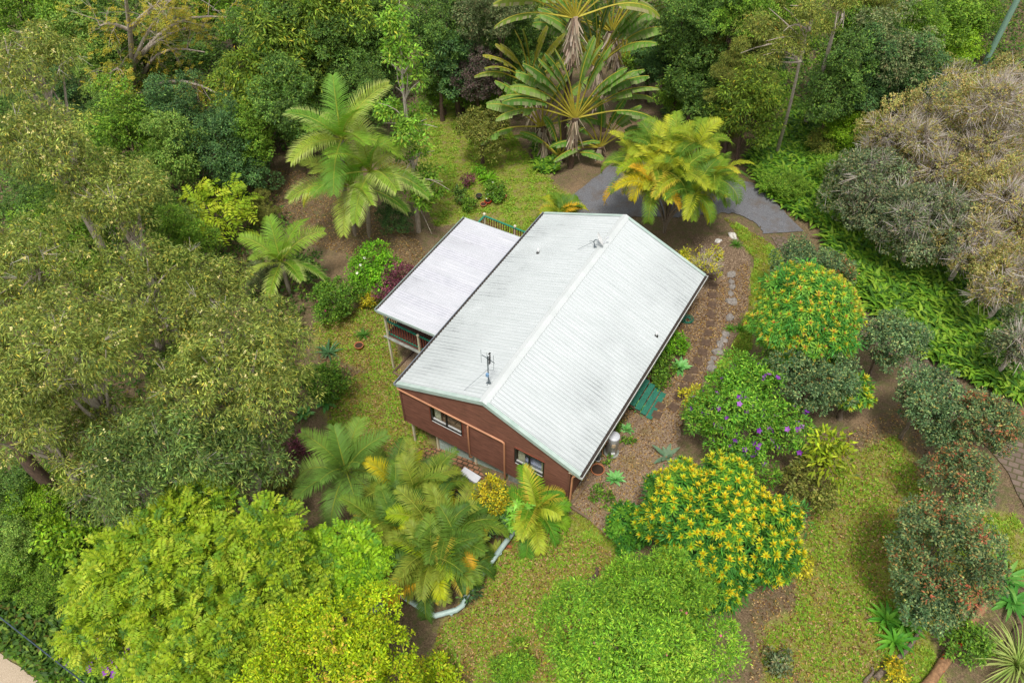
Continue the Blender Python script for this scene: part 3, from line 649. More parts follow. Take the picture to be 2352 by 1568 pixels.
for k, ((x, y), r) in enumerate(zip([(1120, 325), (1120, 378), (1128, 415), (1115, 460), (1122, 520), (1108, 635), (1080, 755), (1065, 795), (1038, 830), (1022, 885), (988, 930), (972, 960), (975, 1000)], [.26, .2, .22, .17, .27, .26, .2, .22, .22, .26, .18, .17, .22])):
    rock(*C6(x, y), r, M['stone'], rl_[k], k+1)
rock(*C6(1130, 46), .27, M['whitestone'], 'white rounded stone behind the grass tuft near the driveway', 31)
rock(1650, 555, .2, M['whitestone'], 'pale bluish stone at the foot of the golden palm clump', 37)
for k, (u, v) in enumerate([(1448, 1222), (1455, 1218), (1440, 1240)]): rock(u, v, .1, M['whitestone'], 'tiny white stone beside the gravel near the yellow tipped bush', 40+k, 'tiny white stones by the yellow tipped bush')
for k, (u, v, l) in enumerate([(1168, 1256, 'broken orange brick lying on the lawn beside the grey pipe'), (1158, 1266, 'orange brick piece lying just below another near the grey pipe')]):
    p = at(u, v); mb = MB(); mb.box((0, 0, .05), (.22, .12, .09), Vector((1, k+.3, .15)).to_track_quat('X', 'Z').to_matrix()); mb.box((.13, .05, .04), (.07, .06, .06)); o = mb.build('brick', M['brick']); o.location = p; tag(o, l, 'brick')
# pots
def pot(u, v, r, h, m_, label):
    p = at(u, v); t_ = thing('plant_pot', p, label, 'plant pot', 'garden pots')
    mb = MB(); mb.lathe((0, 0, 0), [(0, 0), (r*.7, 0), (r*.95, h*.85), (r*1.05, h*.85), (r*1.05, h), (r*.9, h), (r*.87, h*.8)], 16); mb.build('pot', m_, t_)
    mb = MB(); mb.lathe((0, 0, 0), [(r*.87, h*.8), (0, h*.84)], 14); mb.build('soil', M['soil'], t_); return t_
def P7(x, y): return (1260+x/6.4)/1.20791, (480+y/6.4)/1.20791
pot(*P7(445, 460), .2, .3, M['darkpot'], 'wide dark green pot left of the red pot on the back lawn')
pot(*P7(600, 545), .22, .26, M['redpot'], 'bright red pot on the back lawn beyond the deck')
pot(*P7(520, 590), .2, .2, M['terracotta'], 'empty terracotta pot just below the red pot')
pot(*P7(775, 480), .18, .26, M['darkpot'], 'round dark green pot between the square pot and terracotta pot')
pot(*P7(872, 455), .22, .24, M['terracotta'], 'terracotta pot at the right end of the pot group')
pot(*P7(715, 470), .14, .2, M['cream'], 'small cream square-looking pot in the back pot group')
pot(*P7(815, 400), .17, .26, M['darkpot'], 'blue black pot behind the others in the back pot group')
pot(826, 800, .24, .3, M['terracotta'], 'single terracotta pot on the lawn left of the deck')
pot(1372, 1082, .3, .2, M['terracotta'], 'wide terracotta bowl sunk in the bed near the gravel path')
# fallen log with orange fungus
a = at(2110, 1600); c = at(2262, 1385); t_ = thing('fallen_log', a, 'fallen brown log dotted with orange fungus at the bottom right', 'log')
mb = MB(); pts = [a+(c-a)*s+np.array([0, 0, .14+.05*sin(s*9)]) for s in np.linspace(0, 1, 14)]; mb.tube(pts, [.2-.05*s+.02*sin(s*23) for s in np.linspace(0, 1, 14)], 10); rebase(mb, a).build('trunk', M['log'], t_)
rng = np.random.default_rng(5); mb = MB()
for k in range(46):
    s = rng.uniform(.1, .78); p_ = a+(c-a)*s+np.array([0, 0, .14]); d = unit(np.array([rng.normal(0, .6), rng.normal(0, .6), 1.0])); p_ = p_+d*.19; r = rng.uniform(.02, .055)
    mb.lathe(p_-np.array([0, 0, .02]), [(r*.4, -.02), (r, .0), (r*.8, .02), (0, .03)], 7)
rebase(mb, a).build('fungus', M['fungus'], t_)
def logg(u0, v0, u1, v1, r, label, m_=None, h=.1, name='fallen_branch'):
    a, c = at(u0, v0), at(u1, v1); mb = MB(); rng = random.Random(int(u0)); pts = [a+(c-a)*s+np.array([.08*sin(s*5+u0), .08*cos(s*4+v0), h]) for s in np.linspace(0, 1, 8)]
    mb.tube(pts, [r*(1-.45*s) for s in np.linspace(0, 1, 8)], 7); o = rebase(mb, a).build(name, m_ or M['bark']); o.location = a; tag(o, label, 'branch'); return o
logg(2015, 1560, 2110, 1450, .12, 'weathered curved branch edging the bed left of the fungus log'); logg(2300, 1490, 2345, 1440, .15, 'dark stump log at the right edge beyond the fungus log', M['dark_bark'])
logg(1355, 1350, 1372, 1300, .13, 'dark rotten wood lying on the front lawn', M['dark_bark'], .04); logg(1990, 1568, 2000, 1535, .07, 'short pale stick at the bottom right of the lawn')
logg(1780, 1520, 1798, 1490, .05, 'dark stake leaning in the lower right lawn', M['dark_bark'], .2)
# poles and cable
b0 = at(2258, 152); d = None
t_ = thing('power_pole', b0, 'tall green grey utility pole behind the pale bushes at the upper right', 'power pole')
mb = MB(); mb.tube([(0, 0, -.5), (.3, .2, 14)], [.2, .16], 12); mb.build('pole', M['pole'], t_)
mb = MB(); mb.bar((-.9, .2, 12.6), (1.4, .2, 12.6), .1, .12); mb.build('crossarm', M['timber'], t_)
a, c = up(-60, 1370, 5.0), up(260, 1620, 5.0); mb = MB(); d_ = c-a
mb.tube([a+d_*s+np.array([0, 0, .6*(2*s-1)**2]) for s in np.linspace(-1.2, 2.2, 18)], .025, 6); o = mb.build('power_line', M['cable']); tag(o, 'dark overhead cable crossing the bottom left corner above the verge', 'cable')

# ------------------------------------------------------------------ vegetation generators
def pal(*cs): return np.clip(np.array([lin(c) for c in cs])*LEAFTONE, 0, 1)
LEAFTONE = np.array([1.03, 1.0, .76])
def leaf_quads(P, D, Nn, L, W, fold=.18):
    """one diamond shaped leaf per point: base P, direction D, upper side Nn"""
    D = unit(D); S = unit(np.cross(D, Nn)); U = np.cross(S, D); L = np.reshape(L, (-1, 1)); W = np.reshape(W, (-1, 1))
    mid = P + D*L*.45 + U*W*fold
    return np.stack([P, mid + S*W*.5, P + D*L, mid - S*W*.5], 1)
def jitter(c, rng, amt=.18):
    k = rng.normal(1, amt, (len(c), 1)); h = rng.normal(1, amt*.35, (len(c), 3)); return np.clip(c*np.clip(k, .5, 1.6)*h, .002, .95)
def pick(p, w, n, rng): w = np.array(w, float); return p[rng.choice(len(p), n, p=w/w.sum())]
def clumps(rng, rx, ry, rz, k, cs, inner=.25, low=-.35, reach=(.62, .88)):
    u = unit(rng.normal(size=(k*4, 3))); u = u[u[:, 2] > low][:k]
    f = np.where(rng.random(len(u)) < inner, rng.uniform(.2, .55, len(u)), rng.uniform(*reach, len(u)))
    c = u*f[:, None]*np.array([rx, ry, rz]); r = cs*rng.uniform(.7, 1.35, len(u))*min(rx, ry)
    return c, r
def crown(sp, rng, rx, ry, rz, nmax=75000):
    """leaves on the clumps of one crown, centred on its middle"""
    kf = 1.1/(sp.get("reach", (.62, .88))[1]+sp.get("cs", .36)); rx, ry, rz = rx*kf, ry*kf, rz*kf
    c, cr = clumps(rng, rx, ry, rz, sp.get('k', 26), sp.get('cs', .36), sp.get('inner', .25), sp.get('low', -.35), sp.get('reach', (.62, .88)))
    L, W = sp['L'], sp['W']; area = 2*pi*rx*ry*1.5 + pi*(rx+ry)*rz*.7
    n = int(min(nmax, sp.get('cover', 2.0)*area/(L*W*.55))); core = sp.get('core', .62)/kf*.97
    if sp.get('cover', 2) > 1.3: c = np.concatenate([c, [[0, 0, -.05*rz], [.2*rx, .15*ry, -.25*rz], [-.2*rx, -.1*ry, -.3*rz]]]); cr = np.concatenate([cr, np.array([core, core*.85, core*.85])*min(rx, ry, rz*1.25)])
    # leaves sit in sprays, sprays sit on the clumps
    sn = sp.get('sn', 22); ns = max(8, n//sn); w = cr**2; ids = rng.choice(len(c), ns, p=w/w.sum()); sq = sp.get('flat', .75)
    us = unit(rng.normal(size=(ns, 3)) + np.array([0, 0, .35])); rad = cr[ids]*(1.06-.42*rng.random(ns)**1.5)
    Ps = c[ids] + us*rad[:, None]*np.array([1, 1, sq]); keep = np.ones(ns, bool)
    for a in range(len(c)):
        d = (Ps-c[a])/np.array([1, 1, sq]); keep &= ~((np.einsum('ij,ij->i', d, d) < (cr[a]*.66)**2) & (ids != a))
    Ps, us, ids = Ps[keep], us[keep], ids[keep]; ns = len(Ps); sr = sp.get('sr', 1.0)*L*rng.uniform(.6, 1.5, ns)
    k = np.repeat(np.arange(ns), sn); n = len(k); g = rng.normal(size=(n, 3)); u = us[k]; idx = ids[k]
    g = g - u*(np.einsum('ij,ij->i', g, u)*.45)[:, None]; g[:, 2] *= .8
    P = Ps[k] + g*sr[k][:, None]*.62 + u*(sr[k]*.25)[:, None]
    up_ = np.array([0, 0, 1.0]); r_ = rng.normal(size=(n, 3))
    Nn = unit(u*.45 + up_*sp.get('upn', .7) + r_*sp.get('rough', .45))
    D = unit(unit(g)*.8 + u*.35 + np.cross(Nn, rng.normal(size=(n, 3)))*.5 - up_*sp.get('droop', .25))
    ln = L*rng.uniform(.65, 1.3, n); wd = W*rng.uniform(.75, 1.2, n)
    Cc = pick(pal(*sp['c'])*sp.get('gain', 1.0), sp.get('w', [1]*len(sp['c'])), n, rng)
    cl = rng.normal(1, sp.get('cv', .12), (len(c), 1)); Cc = Cc*np.clip(cl[idx], .6, 1.5)*np.clip(rng.normal(1, .13, (ns, 1)), .6, 1.5)[k]
    if 'tip' in sp:
        bias = np.clip(rng.normal(sp.get('tipp', .3), .25, len(c)), 0, 1)
        t_ = (u[:, 2] > .0) & ((rng.random(ns) < bias[ids])[k] & (rng.random(n) < .75)); Cc[t_] = pick(pal(*sp['tip']), [1]*len(sp['tip']), t_.sum(), rng)
    Q = leaf_quads(P, D, Nn, ln, wd); Cc = jitter(Cc, rng)
    return Q, Cc, c, cr, (P, u, idx)
def pinnate(P, D, Nn, rng, L, lp, ll, lw, cols, w):
    """compound leaves with lp pairs of leaflets"""
    D = unit(D); S = unit(np.cross(D, Nn)); U = np.cross(S, D); Qs = []; Cs = []; n = len(P); base = pick(cols, w, n, rng)
    for k in range(lp):
        f = (k+.7)/lp
        o = P + D*(L*f) - np.array([0, 0, 1.0])*(L*.28*f*f)
        for s_ in (-1, 1):
            d = unit(S*s_ + D*.45 - U*.25 + rng.normal(0, .1, (n, 3)))
            Qs.append(leaf_quads(o, d, U + rng.normal(0, .2, (n, 3)), ll*rng.uniform(.8, 1.15, n)*(1.1-.4*abs(f-.5)), lw*np.ones(n), .1)); Cs.append(base)
    Q = np.concatenate(Qs); Cc = jitter(np.concatenate(Cs), rng, .13); return Q, Cc
def rosettes(P, A, rng, nl, L, W, inner, mid, outer, stem=.3, young=.09):
    """whorls of leaves at shoot tips: young leaves in the middle, older ones round and below"""
    Qs = []; Cs = []; n = len(P); A = unit(A); B = unit(np.cross(A, rng.normal(size=(n, 3)))); T = np.cross(A, B)
    Cin, Cmid, Cout = (pick(c, [1]*len(c), n, rng) for c in (inner, mid, outer))
    for k in range(nl):
        f = k/(nl-1); ph = k*2.399 + rng.uniform(-.25, .25, n); tilt = .25 + 1.15*min(1, f*1.5) + rng.normal(0, .08, n)
        rd = B*np.cos(ph)[:, None] + T*np.sin(ph)[:, None]
        d = A*np.cos(tilt)[:, None] + rd*np.sin(tilt)[:, None]; o = P - A*(stem*max(0, f-.3)/.7)
        ln = L*(.55+.6*min(1, f*1.7))*rng.uniform(.85, 1.15, n)
        Qs.append(leaf_quads(o, d - np.array([0, 0, .15*f]), A+rd*.01, ln, W*np.ones(n), .15))
        Cs.append(Cin if f < young else (Cmid if f < .45 else Cout))
    return np.concatenate(Qs), jitter(np.concatenate(Cs), rng, .12)
def limb_pts(a, c, rng, sag=.12, n=5):
    a, c = np.array(a, float), np.array(c, float); d = c-a; L_ = np.linalg.norm(d); o = rng.normal(0, sag*L_*.35, 3)
    return [a+d*s+o*sin(pi*s)+np.array([0, 0, 1])*L_*.08*sin(pi*s) for s in np.linspace(0, 1, n)]
def trunk_mesh(mb, base, hub, tips, rng, r0, lean=(0, 0)):
    base, hub = np.array(base, float), np.array(hub, float); pts = [base+(hub-base)*s+np.array([lean[0]*sin(pi*s), lean[1]*sin(pi*s), 0])+(rng.normal(0, r0*.35, 3)*np.array([1, 1, 0]) if 0 < s < 1 else 0) for s in np.linspace(0, 1, 7)]
    mb.tube(pts, [r0*(1.35-.35*min(1, s*4))*(1-.5*s) for s in np.linspace(0, 1, 7)], 9)
    for t_ in tips:
        s = rng.uniform(.55, .98); st = base+(hub-base)*s+np.array([lean[0]*sin(pi*s), lean[1]*sin(pi*s), 0]); k = r0*(1-.5*s)*rng.uniform(.35, .6)
        mb.tube(limb_pts(st, t_, rng), [k*(1-.75*q) for q in np.linspace(0, 1, 5)], 5, False)
def twigs(P, u, rng, n, L, r=.015, up=.3):
    """sprays of thin bare twigs (each a thin three sided spike)"""
    f_ = np.sin(P[:, 0]*1.4+1)*np.sin(P[:, 1]*1.6+2)+.6*np.sin(P[:, 0]*.7-P[:, 1]*.9); k = rng.choice(np.nonzero(f_ > np.quantile(f_, .5))[0], n); Qs = []
    for q in range(5):
        d = unit(u[k] + rng.normal(0, .45, (n, 3)) + np.array([0, 0, up])); s = unit(np.cross(d, rng.normal(size=(n, 3)))); t_ = np.cross(d, s); o = P[k]-u[k]*L*.35
        e = o + d*L*rng.uniform(.5, 1.2, (n, 1))
        for a, b_ in ((s, t_), (t_, -s), (-s-t_, s)): Qs.append(np.stack([o+a*r, o+b_*r, e+b_*r*.3, e+a*r*.3], 1))
    Q = np.concatenate(Qs); return Q
SP = {
 'gum': dict(L=.185, W=.043, k=44, cs=.27, reach=(.6, 1.0), core=.55, sn=26, gain=1.22, c=['#869248', '#708042', '#5a6c3c', '#9ea65c', '#b8a84c'], w=[4, 4, 3, 2, .4], droop=.75, rough=.6, upn=.35, cover=1.5, cv=.14, flat=.7, inner=.2),
 'gumgreen': dict(L=.185, W=.045, k=40, cs=.27, reach=(.6, 1.0), core=.55, sn=26, gain=1.22, c=['#688048', '#567040', '#80924e', '#465e34', '#949e58'], w=[4, 4, 2, 2, 1], droop=.75, rough=.6, upn=.35, cover=1.5, cv=.14, flat=.7, inner=.2),
 'dark': dict(reach=(.5, 1.08), core=.5, L=.2, W=.095, k=28, cs=.3, gain=1.12, c=['#587a3c', '#688a42', '#466236', '#809c48'], w=[4, 3, 3, 1], cover=1.8, cv=.16, droop=.3),
 'blue': dict(reach=(.5, 1.08), core=.5, L=.2, W=.09, k=32, cs=.32, c=['#52764c', '#628850', '#426444', '#769656'], w=[4, 3, 3, 1], cover=1.8, cv=.16),
 'mid': dict(reach=(.5, 1.08), core=.5, L=.22, W=.1, k=34, cs=.31, c=['#6a9032', '#7ca038', '#547a2c', '#94b048'], w=[4, 3, 3, 1], cover=1.8, cv=.14, droop=.3),
 'mango': dict(reach=(.5, 1.08), core=.5, L=.32, W=.1, k=36, cs=.29, gain=1.14, c=['#748c34', '#5e7a2e', '#8ea43c', '#4a6828', '#b0a83c'], w=[4, 4, 2, 2, .3], cover=1.7, cv=.15, droop=.55),
 'pale': dict(reach=(.5, 1.08), core=.5, L=.22, W=.11, k=30, cs=.3, c=['#86a652', '#729446', '#9ab45c', '#5e8240'], w=[4, 3, 2, 2], cover=1.6, cv=.12),
 'lime': dict(L=.2, W=.1, k=26, cs=.34, c=['#86ac2c', '#729c28', '#9cbe3a', '#588426'], w=[4, 3, 2, 1], cover=1.9, cv=.1),
 'grey': dict(reach=(.5, 1.08), core=.5, L=.2, W=.085, k=34, cs=.3, c=['#74845e', '#607250', '#868e68', '#506244', '#8c8468'], w=[4, 3, 2, 2, 1], cover=1.6, cv=.14, droop=.4),
 'purple': dict(L=.2, W=.08, k=24, cs=.34, c=['#705c64', '#5c5a54', '#84707a', '#54644c'], w=[3, 3, 2, 2], cover=1.6, cv=.12),
 'fine': dict(L=.17, W=.04, k=30, cs=.24, reach=(.5, 1.1), c=['#8a9648', '#74823e', '#a0a658', '#5e6c38', '#b89c48'], w=[4, 3, 2, 2, .3], cover=1.25, droop=.5, rough=.6, cv=.13),
 'lilly': dict(L=.115, W=.06, k=40, cs=.26, gain=1.22, c=['#5a7656', '#48644a', '#6c8660', '#8a9a6c', '#3a543c', '#9a8e54'], w=[4, 4, 3, 2, 2, .6], cover=2.0, cv=.12, inner=.15, flat=.9),
 'lillyred': dict(L=.115, W=.06, k=40, cs=.25, gain=1.22, c=['#5a7452', '#486046', '#70865c', '#90986a', '#98784c'], w=[4, 4, 2, 2, 1], cover=2.0, tip=['#a8604e', '#b4705a', '#946448', '#9a7a52'], tipp=.12, cv=.12, inner=.15, flat=.9),
 'yellow': dict(L=.11, W=.058, k=42, cs=.22, core=.46, reach=(.55, 1.1), c=['#a2bc1e', '#b4c626', '#8caa1e', '#c4c430', '#6c9220'], w=[4, 4, 3, .8, 1.5], cover=2.0, tip=['#c8a850', '#ccc040'], tipp=-.05, cv=.1, inner=.1, rough=.5, flat=.85),
 'fresh': dict(L=.125, W=.04, k=15, cs=.33, core=.3, cv=.18, tip=['#b0cc50', '#a4c848'], tipp=.1, c=['#7caa34', '#669430', '#94be3e', '#4c7c2a', '#a6c848'], w=[4, 4, 3, 2, 1], cover=1.9, inner=.1, rough=.5, droop=.1, flat=1.0, low=-.1, reach=(.6, 1.0)),
 'tibou': dict(L=.17, W=.055, k=26, cs=.28, core=.45, reach=(.55, 1.05), c=['#6ea234', '#5a8e30', '#86b440', '#46782c', '#9cbe4a'], w=[4, 4, 2, 2, 1], cover=2.1, cv=.1, inner=.12, flat=.9),
 'shrub': dict(L=.13, W=.07, k=24, cs=.34, c=['#6a9434', '#567e30', '#84a840', '#446828'], w=[4, 4, 2, 2], cover=2.0, cv=.12),
 'bright': dict(L=.14, W=.075, k=24, cs=.34, c=['#78b42c', '#64a028', '#90c43a', '#4a8022'], w=[4, 4, 2, 1], cover=2.0, cv=.12),
 'plum': dict(L=.12, W=.06, k=20, cs=.36, c=['#8a4c6c', '#6e3f58', '#a0607e', '#5e5a48'], w=[3, 3, 2, 2], cover=1.7),
 'olive': dict(L=.15, W=.07, k=26, cs=.27, c=['#848a44', '#6c7638', '#9a9a58', '#5c6634'], w=[4, 3, 2, 2], cover=1.0, cv=.12),
 'brown': dict(L=.12, W=.06, k=46, cs=.25, reach=(.65, 1.0), gain=1.27, c=['#98905e', '#868252', '#a89c72', '#768050', '#a08a5a', '#8c965a'], w=[3, 3, 3, 2, 2, 2], cover=1.45, cv=.12, rough=.7),
 'bluegrey': dict(L=.13, W=.065, k=40, cs=.26, gain=1.18, c=['#6a785e', '#586a54', '#7c886a', '#8a8468', '#4a5c48'], w=[4, 4, 2, 2, 2], cover=1.7, cv=.12),
 'gold': dict(L=.11, W=.06, k=22, cs=.36, c=['#c4b428', '#a8a02c', '#7c8c34', '#d8c83c'], w=[4, 3, 3, 1], cover=1.8),
 'thin': dict(L=.14, W=.07, k=20, cs=.22, c=['#c0c032', '#a4a838', '#d4cc44'], w=[3, 3, 2], cover=.6),
 'slim': dict(L=.24, W=.095, k=22, cs=.34, reach=(.5, 1.05), core=.5, c=['#7aa83a', '#8cb444', '#628e34', '#a4b448'], w=[4, 3, 3, 1], cover=2.0, cv=.1, droop=.5),
 'sapling': dict(L=.3, W=.1, k=22, cs=.26, c=['#94a828', '#7e9628', '#aebc36', '#667f24'], w=[4, 3, 2, 2], cover=1.0, droop=.5),
}
_cache = {}
TREES = bpy.data.collections
def tree(name, cat, label, u, v, rpx, hc, sp, rz=.8, seed=1, stretch=1.0, bark='bark', r0=None, hero=False, group=None, flowers=None, twig=0, lean=None, nt=9, base=None, tl=.75, tr=.011):
    """u, v: crown middle in the picture; rpx: its half width there; hc: height of the crown's middle over the ground"""
    rng = np.random.default_rng(seed*101+7)
    g = at(u, v, hc); ctr = g+np.array([0, 0, hc]); s = mpp(ctr); rx = rpx*s; ry = rx*stretch; rzz = max(rx, ry)*rz; rzz = min(rzz, hc*.96)
    t_ = thing(name, g, label, cat, group); S_ = SP[sp]
    if hero or rx < 1.2:
        Q, Cc, c, cr, pts = crown(S_, rng, rx, ry, rzz); off = np.array([0, 0, hc])
        sc_ = np.ones(3); P_, u_ = pts[0], pts[1]; own = [Q]; ownc = [Cc]
    else:
        own = None
        key = (sp, seed % 3, round(rz*3)); R0 = 3.6
        if key not in _cache:
            r2 = np.random.default_rng(hash(key[1]*13+len(sp)*7+int(key[2])) % 9999); Q, Cc, c, cr, pts = crown(S_, r2, R0, R0, R0*rz)
            _cache[key] = (soup_mesh('crown', Q, Cc, M['leaf']), c, cr, pts)
        me, c, cr, pts = _cache[key]; o = bpy.data.objects.new('crown', me); col.objects.link(o); o.parent = t_; o.location = (0, 0, hc)
        a = rng.uniform(0, 2*pi); sc_ = np.array([rx/R0, ry/R0, rzz/(R0*rz)]); o.scale = sc_; o.rotation_euler.z = a
        rm = np.array([[cos(a), -sin(a), 0], [sin(a), cos(a), 0], [0, 0, 1]]); c = (c*sc_)@rm.T; P_, u_ = pts[0], pts[1]
    if nt:
        mb = MB(); r0 = r0 or max(.05, min(.28, rx*.065)); b0 = np.zeros(3) if base is None else np.array([base[0]-g[0], base[1]-g[1], float(gz(*base[:2]))-g[2]])
        tips = [c[k]*.92+np.array([0, 0, hc]) for k in rng.choice(len(c), min(nt, len(c)), replace=False)]
        trunk_mesh(mb, b0-np.array([0, 0, .2]), np.array([0, 0, hc-rzz*.15]), tips, rng, r0, lean or (rng.normal(0, .15), rng.normal(0, .15))); mb.build('trunk', M[bark], t_)
    if twig:
        Q = twigs(P_, u_, rng, twig, tl, tr); Cc = jitter(pick(np.array([lin('#ddd4ca'), lin('#c8bdb2'), lin('#ac9e90')]), [2, 2, 1], len(Q), rng), rng, .1)
        own.append(Q); ownc.append(Cc)
    if flowers:
        cols, nf, sz, top, nm = flowers; k = rng.choice(np.nonzero(u_[:, 2] > top)[0], nf); P = P_[k]+u_[k]*.05; Qs = []; Cs = []; ca = pick(pal(*cols), [1]*len(cols), nf, rng)
        if nm == 'clusters':
            P = np.repeat(P, 6, 0)+rng.normal(0, sz*.9, (nf*6, 3)); ca = np.repeat(ca, 6, 0); uu = np.repeat(u_[k], 6, 0)
        else: uu = u_[k]
        B = unit(np.cross(uu, rng.normal(size=uu.shape))); T = np.cross(uu, B)
        for q in range(5):
            d = B*cos(q*1.2566)+T*sin(q*1.2566)+uu*.35; Qs.append(leaf_quads(P, d, uu, sz*np.ones(len(P)), sz*.75*np.ones(len(P)), 0)); Cs.append(ca)
        Q, Cc = np.concatenate(Qs), jitter(np.concatenate(Cs), rng, .1)
        if nf > 25 and nm == 'single': f_ = soup('flowers', Q, Cc, t_); f_.location = (0, 0, hc); f_['kind'] = 'stuff'
        else: own.append(Q); ownc.append(Cc)
    if own: soup('crown', np.concatenate(own), np.concatenate(ownc), t_).location = (0, 0, hc)
    return t_
def rosette_tree(name, label, u, v, rpx, hc, n, L, W, inner, mid, outer, rz=.85, seed=1, k=44, cs=.2, nl=36, lowgreen=None, twoton=0.0):
    rng = np.random.default_rng(seed); g = at(u, v, hc); s = mpp(g+np.array([0, 0, hc])); r = rpx*s; rzz = min(r*rz, hc*.97); t_ = thing(name, g, label, 'tree')
    c, cr = clumps(rng, r, r, rzz, k, cs, .05, -.45, (.7, .8)); c = np.concatenate([c*np.array([1, 1, 1]), [[0, 0, 0]]]); cr = np.append(cr, .86*min(r, rzz)); w = cr**2; m_ = n*7; idx = rng.choice(len(c), m_, p=w/w.sum())
    u_ = unit(rng.normal(size=(m_, 3))+np.array([0, 0, .4])+.5*unit(c[idx])); P = c[idx]+u_*cr[idx][:, None]
    keep = np.ones(m_, bool)
    for a in range(len(c)): d = P-c[a]; keep &= ~((np.einsum('ij,ij->i', d, d) < (cr[a]*.93)**2) & (idx != a))
    P, u_ = P[keep], u_[keep]; sel = []
    for q in range(len(P)):                                          # keep tips apart from each other
        if all(np.sum((P[q]-P[z])**2) > (L*1.12)**2 for z in sel[-400:]): sel.append(q)
        if len(sel) >= n: break
    P, u_ = P[sel], u_[sel]
    young = (P[:, 2]/rzz + rng.normal(0, .3, len(P))) > twoton
    A = unit(u_*.7+np.array([0, 0, .55]))
    Q1, C1 = rosettes(P[young], A[young], rng, nl, L, W, inner, mid, outer, L*1.5)
    Q2, C2 = rosettes(P[~young], A[~young], rng, nl, L, W, mid, outer, outer, L*1.5)
    # older leaves behind the tips
    sp = dict(L=L, W=W, k=k, cs=cs, c=lowgreen, cover=1.1, cv=.1, inner=.1); r3 = np.random.default_rng(seed); Q3, C3, *_ = crown(sp, r3, r*.9, r*.9, rzz*.9, 16000)
    o = soup('crown', np.concatenate([Q1, Q2, Q3]), np.concatenate([C1, C2, C3]), t_); o.location = (0, 0, hc)
    mb = MB(); trunk_mesh(mb, (0, 0, -.2), (0, 0, hc*.9), [c[q]*.85+np.array([0, 0, hc]) for q in range(min(8, len(c)))], rng, .12); mb.build('trunk', M['bark'], t_); return t_
# ---- palms
def frond(rng, L, nl, ll, e0, bend, az, cols, roll=0.0, lw=.045, vee=.35, tipcol=None, droop=.35):
    n = 15; tt = np.linspace(0, 1, n); el = e0 - bend*tt**1.4; h = np.array([cos(az), sin(az), 0]); up_ = np.array([0, 0, 1.0])
    d = np.cos(el)[:, None]*h + np.sin(el)[:, None]*up_; R_ = np.concatenate([[np.zeros(3)], np.cumsum((d[1:]+d[:-1])/2*(L/(n-1)), 0)])
    Sd = np.array([-sin(az), cos(az), 0]); ts = np.linspace(.13, .99, nl); Q = []; C = []
    base = cols[rng.integers(len(cols))]
    for s_ in (-1, 1):
        o = np.stack([np.interp(ts, tt, R_[:, q]) for q in range(3)], 1); T = unit(np.stack([np.interp(ts, tt, d[:, q]) for q in range(3)], 1))
        Nn = unit(np.cross(T, Sd)*1.0); Nn = np.where(Nn[:, 2:3] < 0, -Nn, Nn); sdv = Sd*cos(roll)+Nn*sin(roll)
        prof = np.clip(np.sin(np.pi*(.12+.83*ts))**.6, .25, 1); ln = ll*prof*rng.uniform(.9, 1.08, nl)
        dd = unit(sdv*s_*1.0 + T*(.45+.5*ts[:, None]) + Nn*vee + rng.normal(0, .05, (nl, 3)))
        m_ = o + dd*ln[:, None]*.5; e = m_ + unit(dd-up_*droop)*ln[:, None]*.5; w_ = unit(np.cross(dd, Nn))*lw*.5
        Q.append(np.stack([o-w_*.6, o+w_*.6, m_+w_, m_-w_], 1)); Q.append(np.stack([m_-w_, m_+w_, e+w_*.12, e-w_*.12], 1))
        c = np.repeat(base[None], nl, 0); C.append(c); c2 = c.copy()
        if tipcol is not None: c2 = c2*.4+tipcol*.6
        C.append(c2)
    rr = np.linspace(.04, .008, n)*max(.6, L/2.5); rq = []
    a_, b_ = np.tile(Sd, (n, 1)), unit(np.cross(d, Sd))
    for p_, q_ in ((a_, b_), (b_, -a_), (-a_, -b_), (-b_, a_)): rq.append(np.stack([R_[:-1]+p_[:-1]*rr[:-1, None], R_[:-1]+q_[:-1]*rr[:-1, None], R_[1:]+q_[1:]*rr[1:, None], R_[1:]+p_[1:]*rr[1:, None]], 1))
    rq = np.concatenate(rq); Q = np.concatenate(Q+[rq]); C = np.concatenate(C+[np.repeat(pal('#9aa648'), len(rq), 0)])
    return Q, jitter(C, rng, .1)
GOLD = pal('#a8b420', '#c0b428', '#8fa822', '#d0a830')
def palm(name, label, base, hc, nf, L, seed, cols, ll=.6, e=(1.35, -.2), bend=1.5, trunk_r=.1, top=(0, 0), old=0.15, nl=44, lw=.05, group=None, shaft=None, tipcol=None, azr=None, droop=.35):
    rng = np.random.default_rng(seed); t_ = thing(name, base, label, 'palm', group); hub = np.array([top[0], top[1], hc])
    mb = MB(); pts = [hub*np.array([s**1.5, s**1.5, s]) for s in np.linspace(-.02, 1, 12)]; mb.tube(pts, [trunk_r*(1.3-.3*min(1, s*5)) for s in np.linspace(0, 1, 12)], 9); mb.build('trunk', M['palm_bark'], t_)
    if shaft: mb = MB(); mb.tube([hub-np.array([0, 0, shaft]), hub-np.array([0, 0, shaft*.5]), hub+np.array([0, 0, .1])], [trunk_r*1.25, trunk_r*1.2, trunk_r*.6], 9); mb.build('crownshaft', M['green_sheath'], t_)
    for k in range(nf):
        f = k/(nf-1); az = k*2.399+rng.uniform(-.2, .2) if azr is None else rng.uniform(*azr); e0 = e[0]+(e[1]-e[0])*f**1.1+rng.normal(0, .07)
        c = cols; 
        if f > 1-old: c = GOLD
        Q, Cc = frond(rng, L*rng.uniform(.85, 1.08)*(.75+.25*min(1, f*3+.3)), nl, ll*rng.uniform(.9, 1.1), e0, bend*(.65+.5*f), az, c, rng.normal(0, .25), lw, .3, tipcol if rng.random() < .5 else None, droop)
        Q = Q+hub; soup('frond', Q, Cc, t_)
    return t_
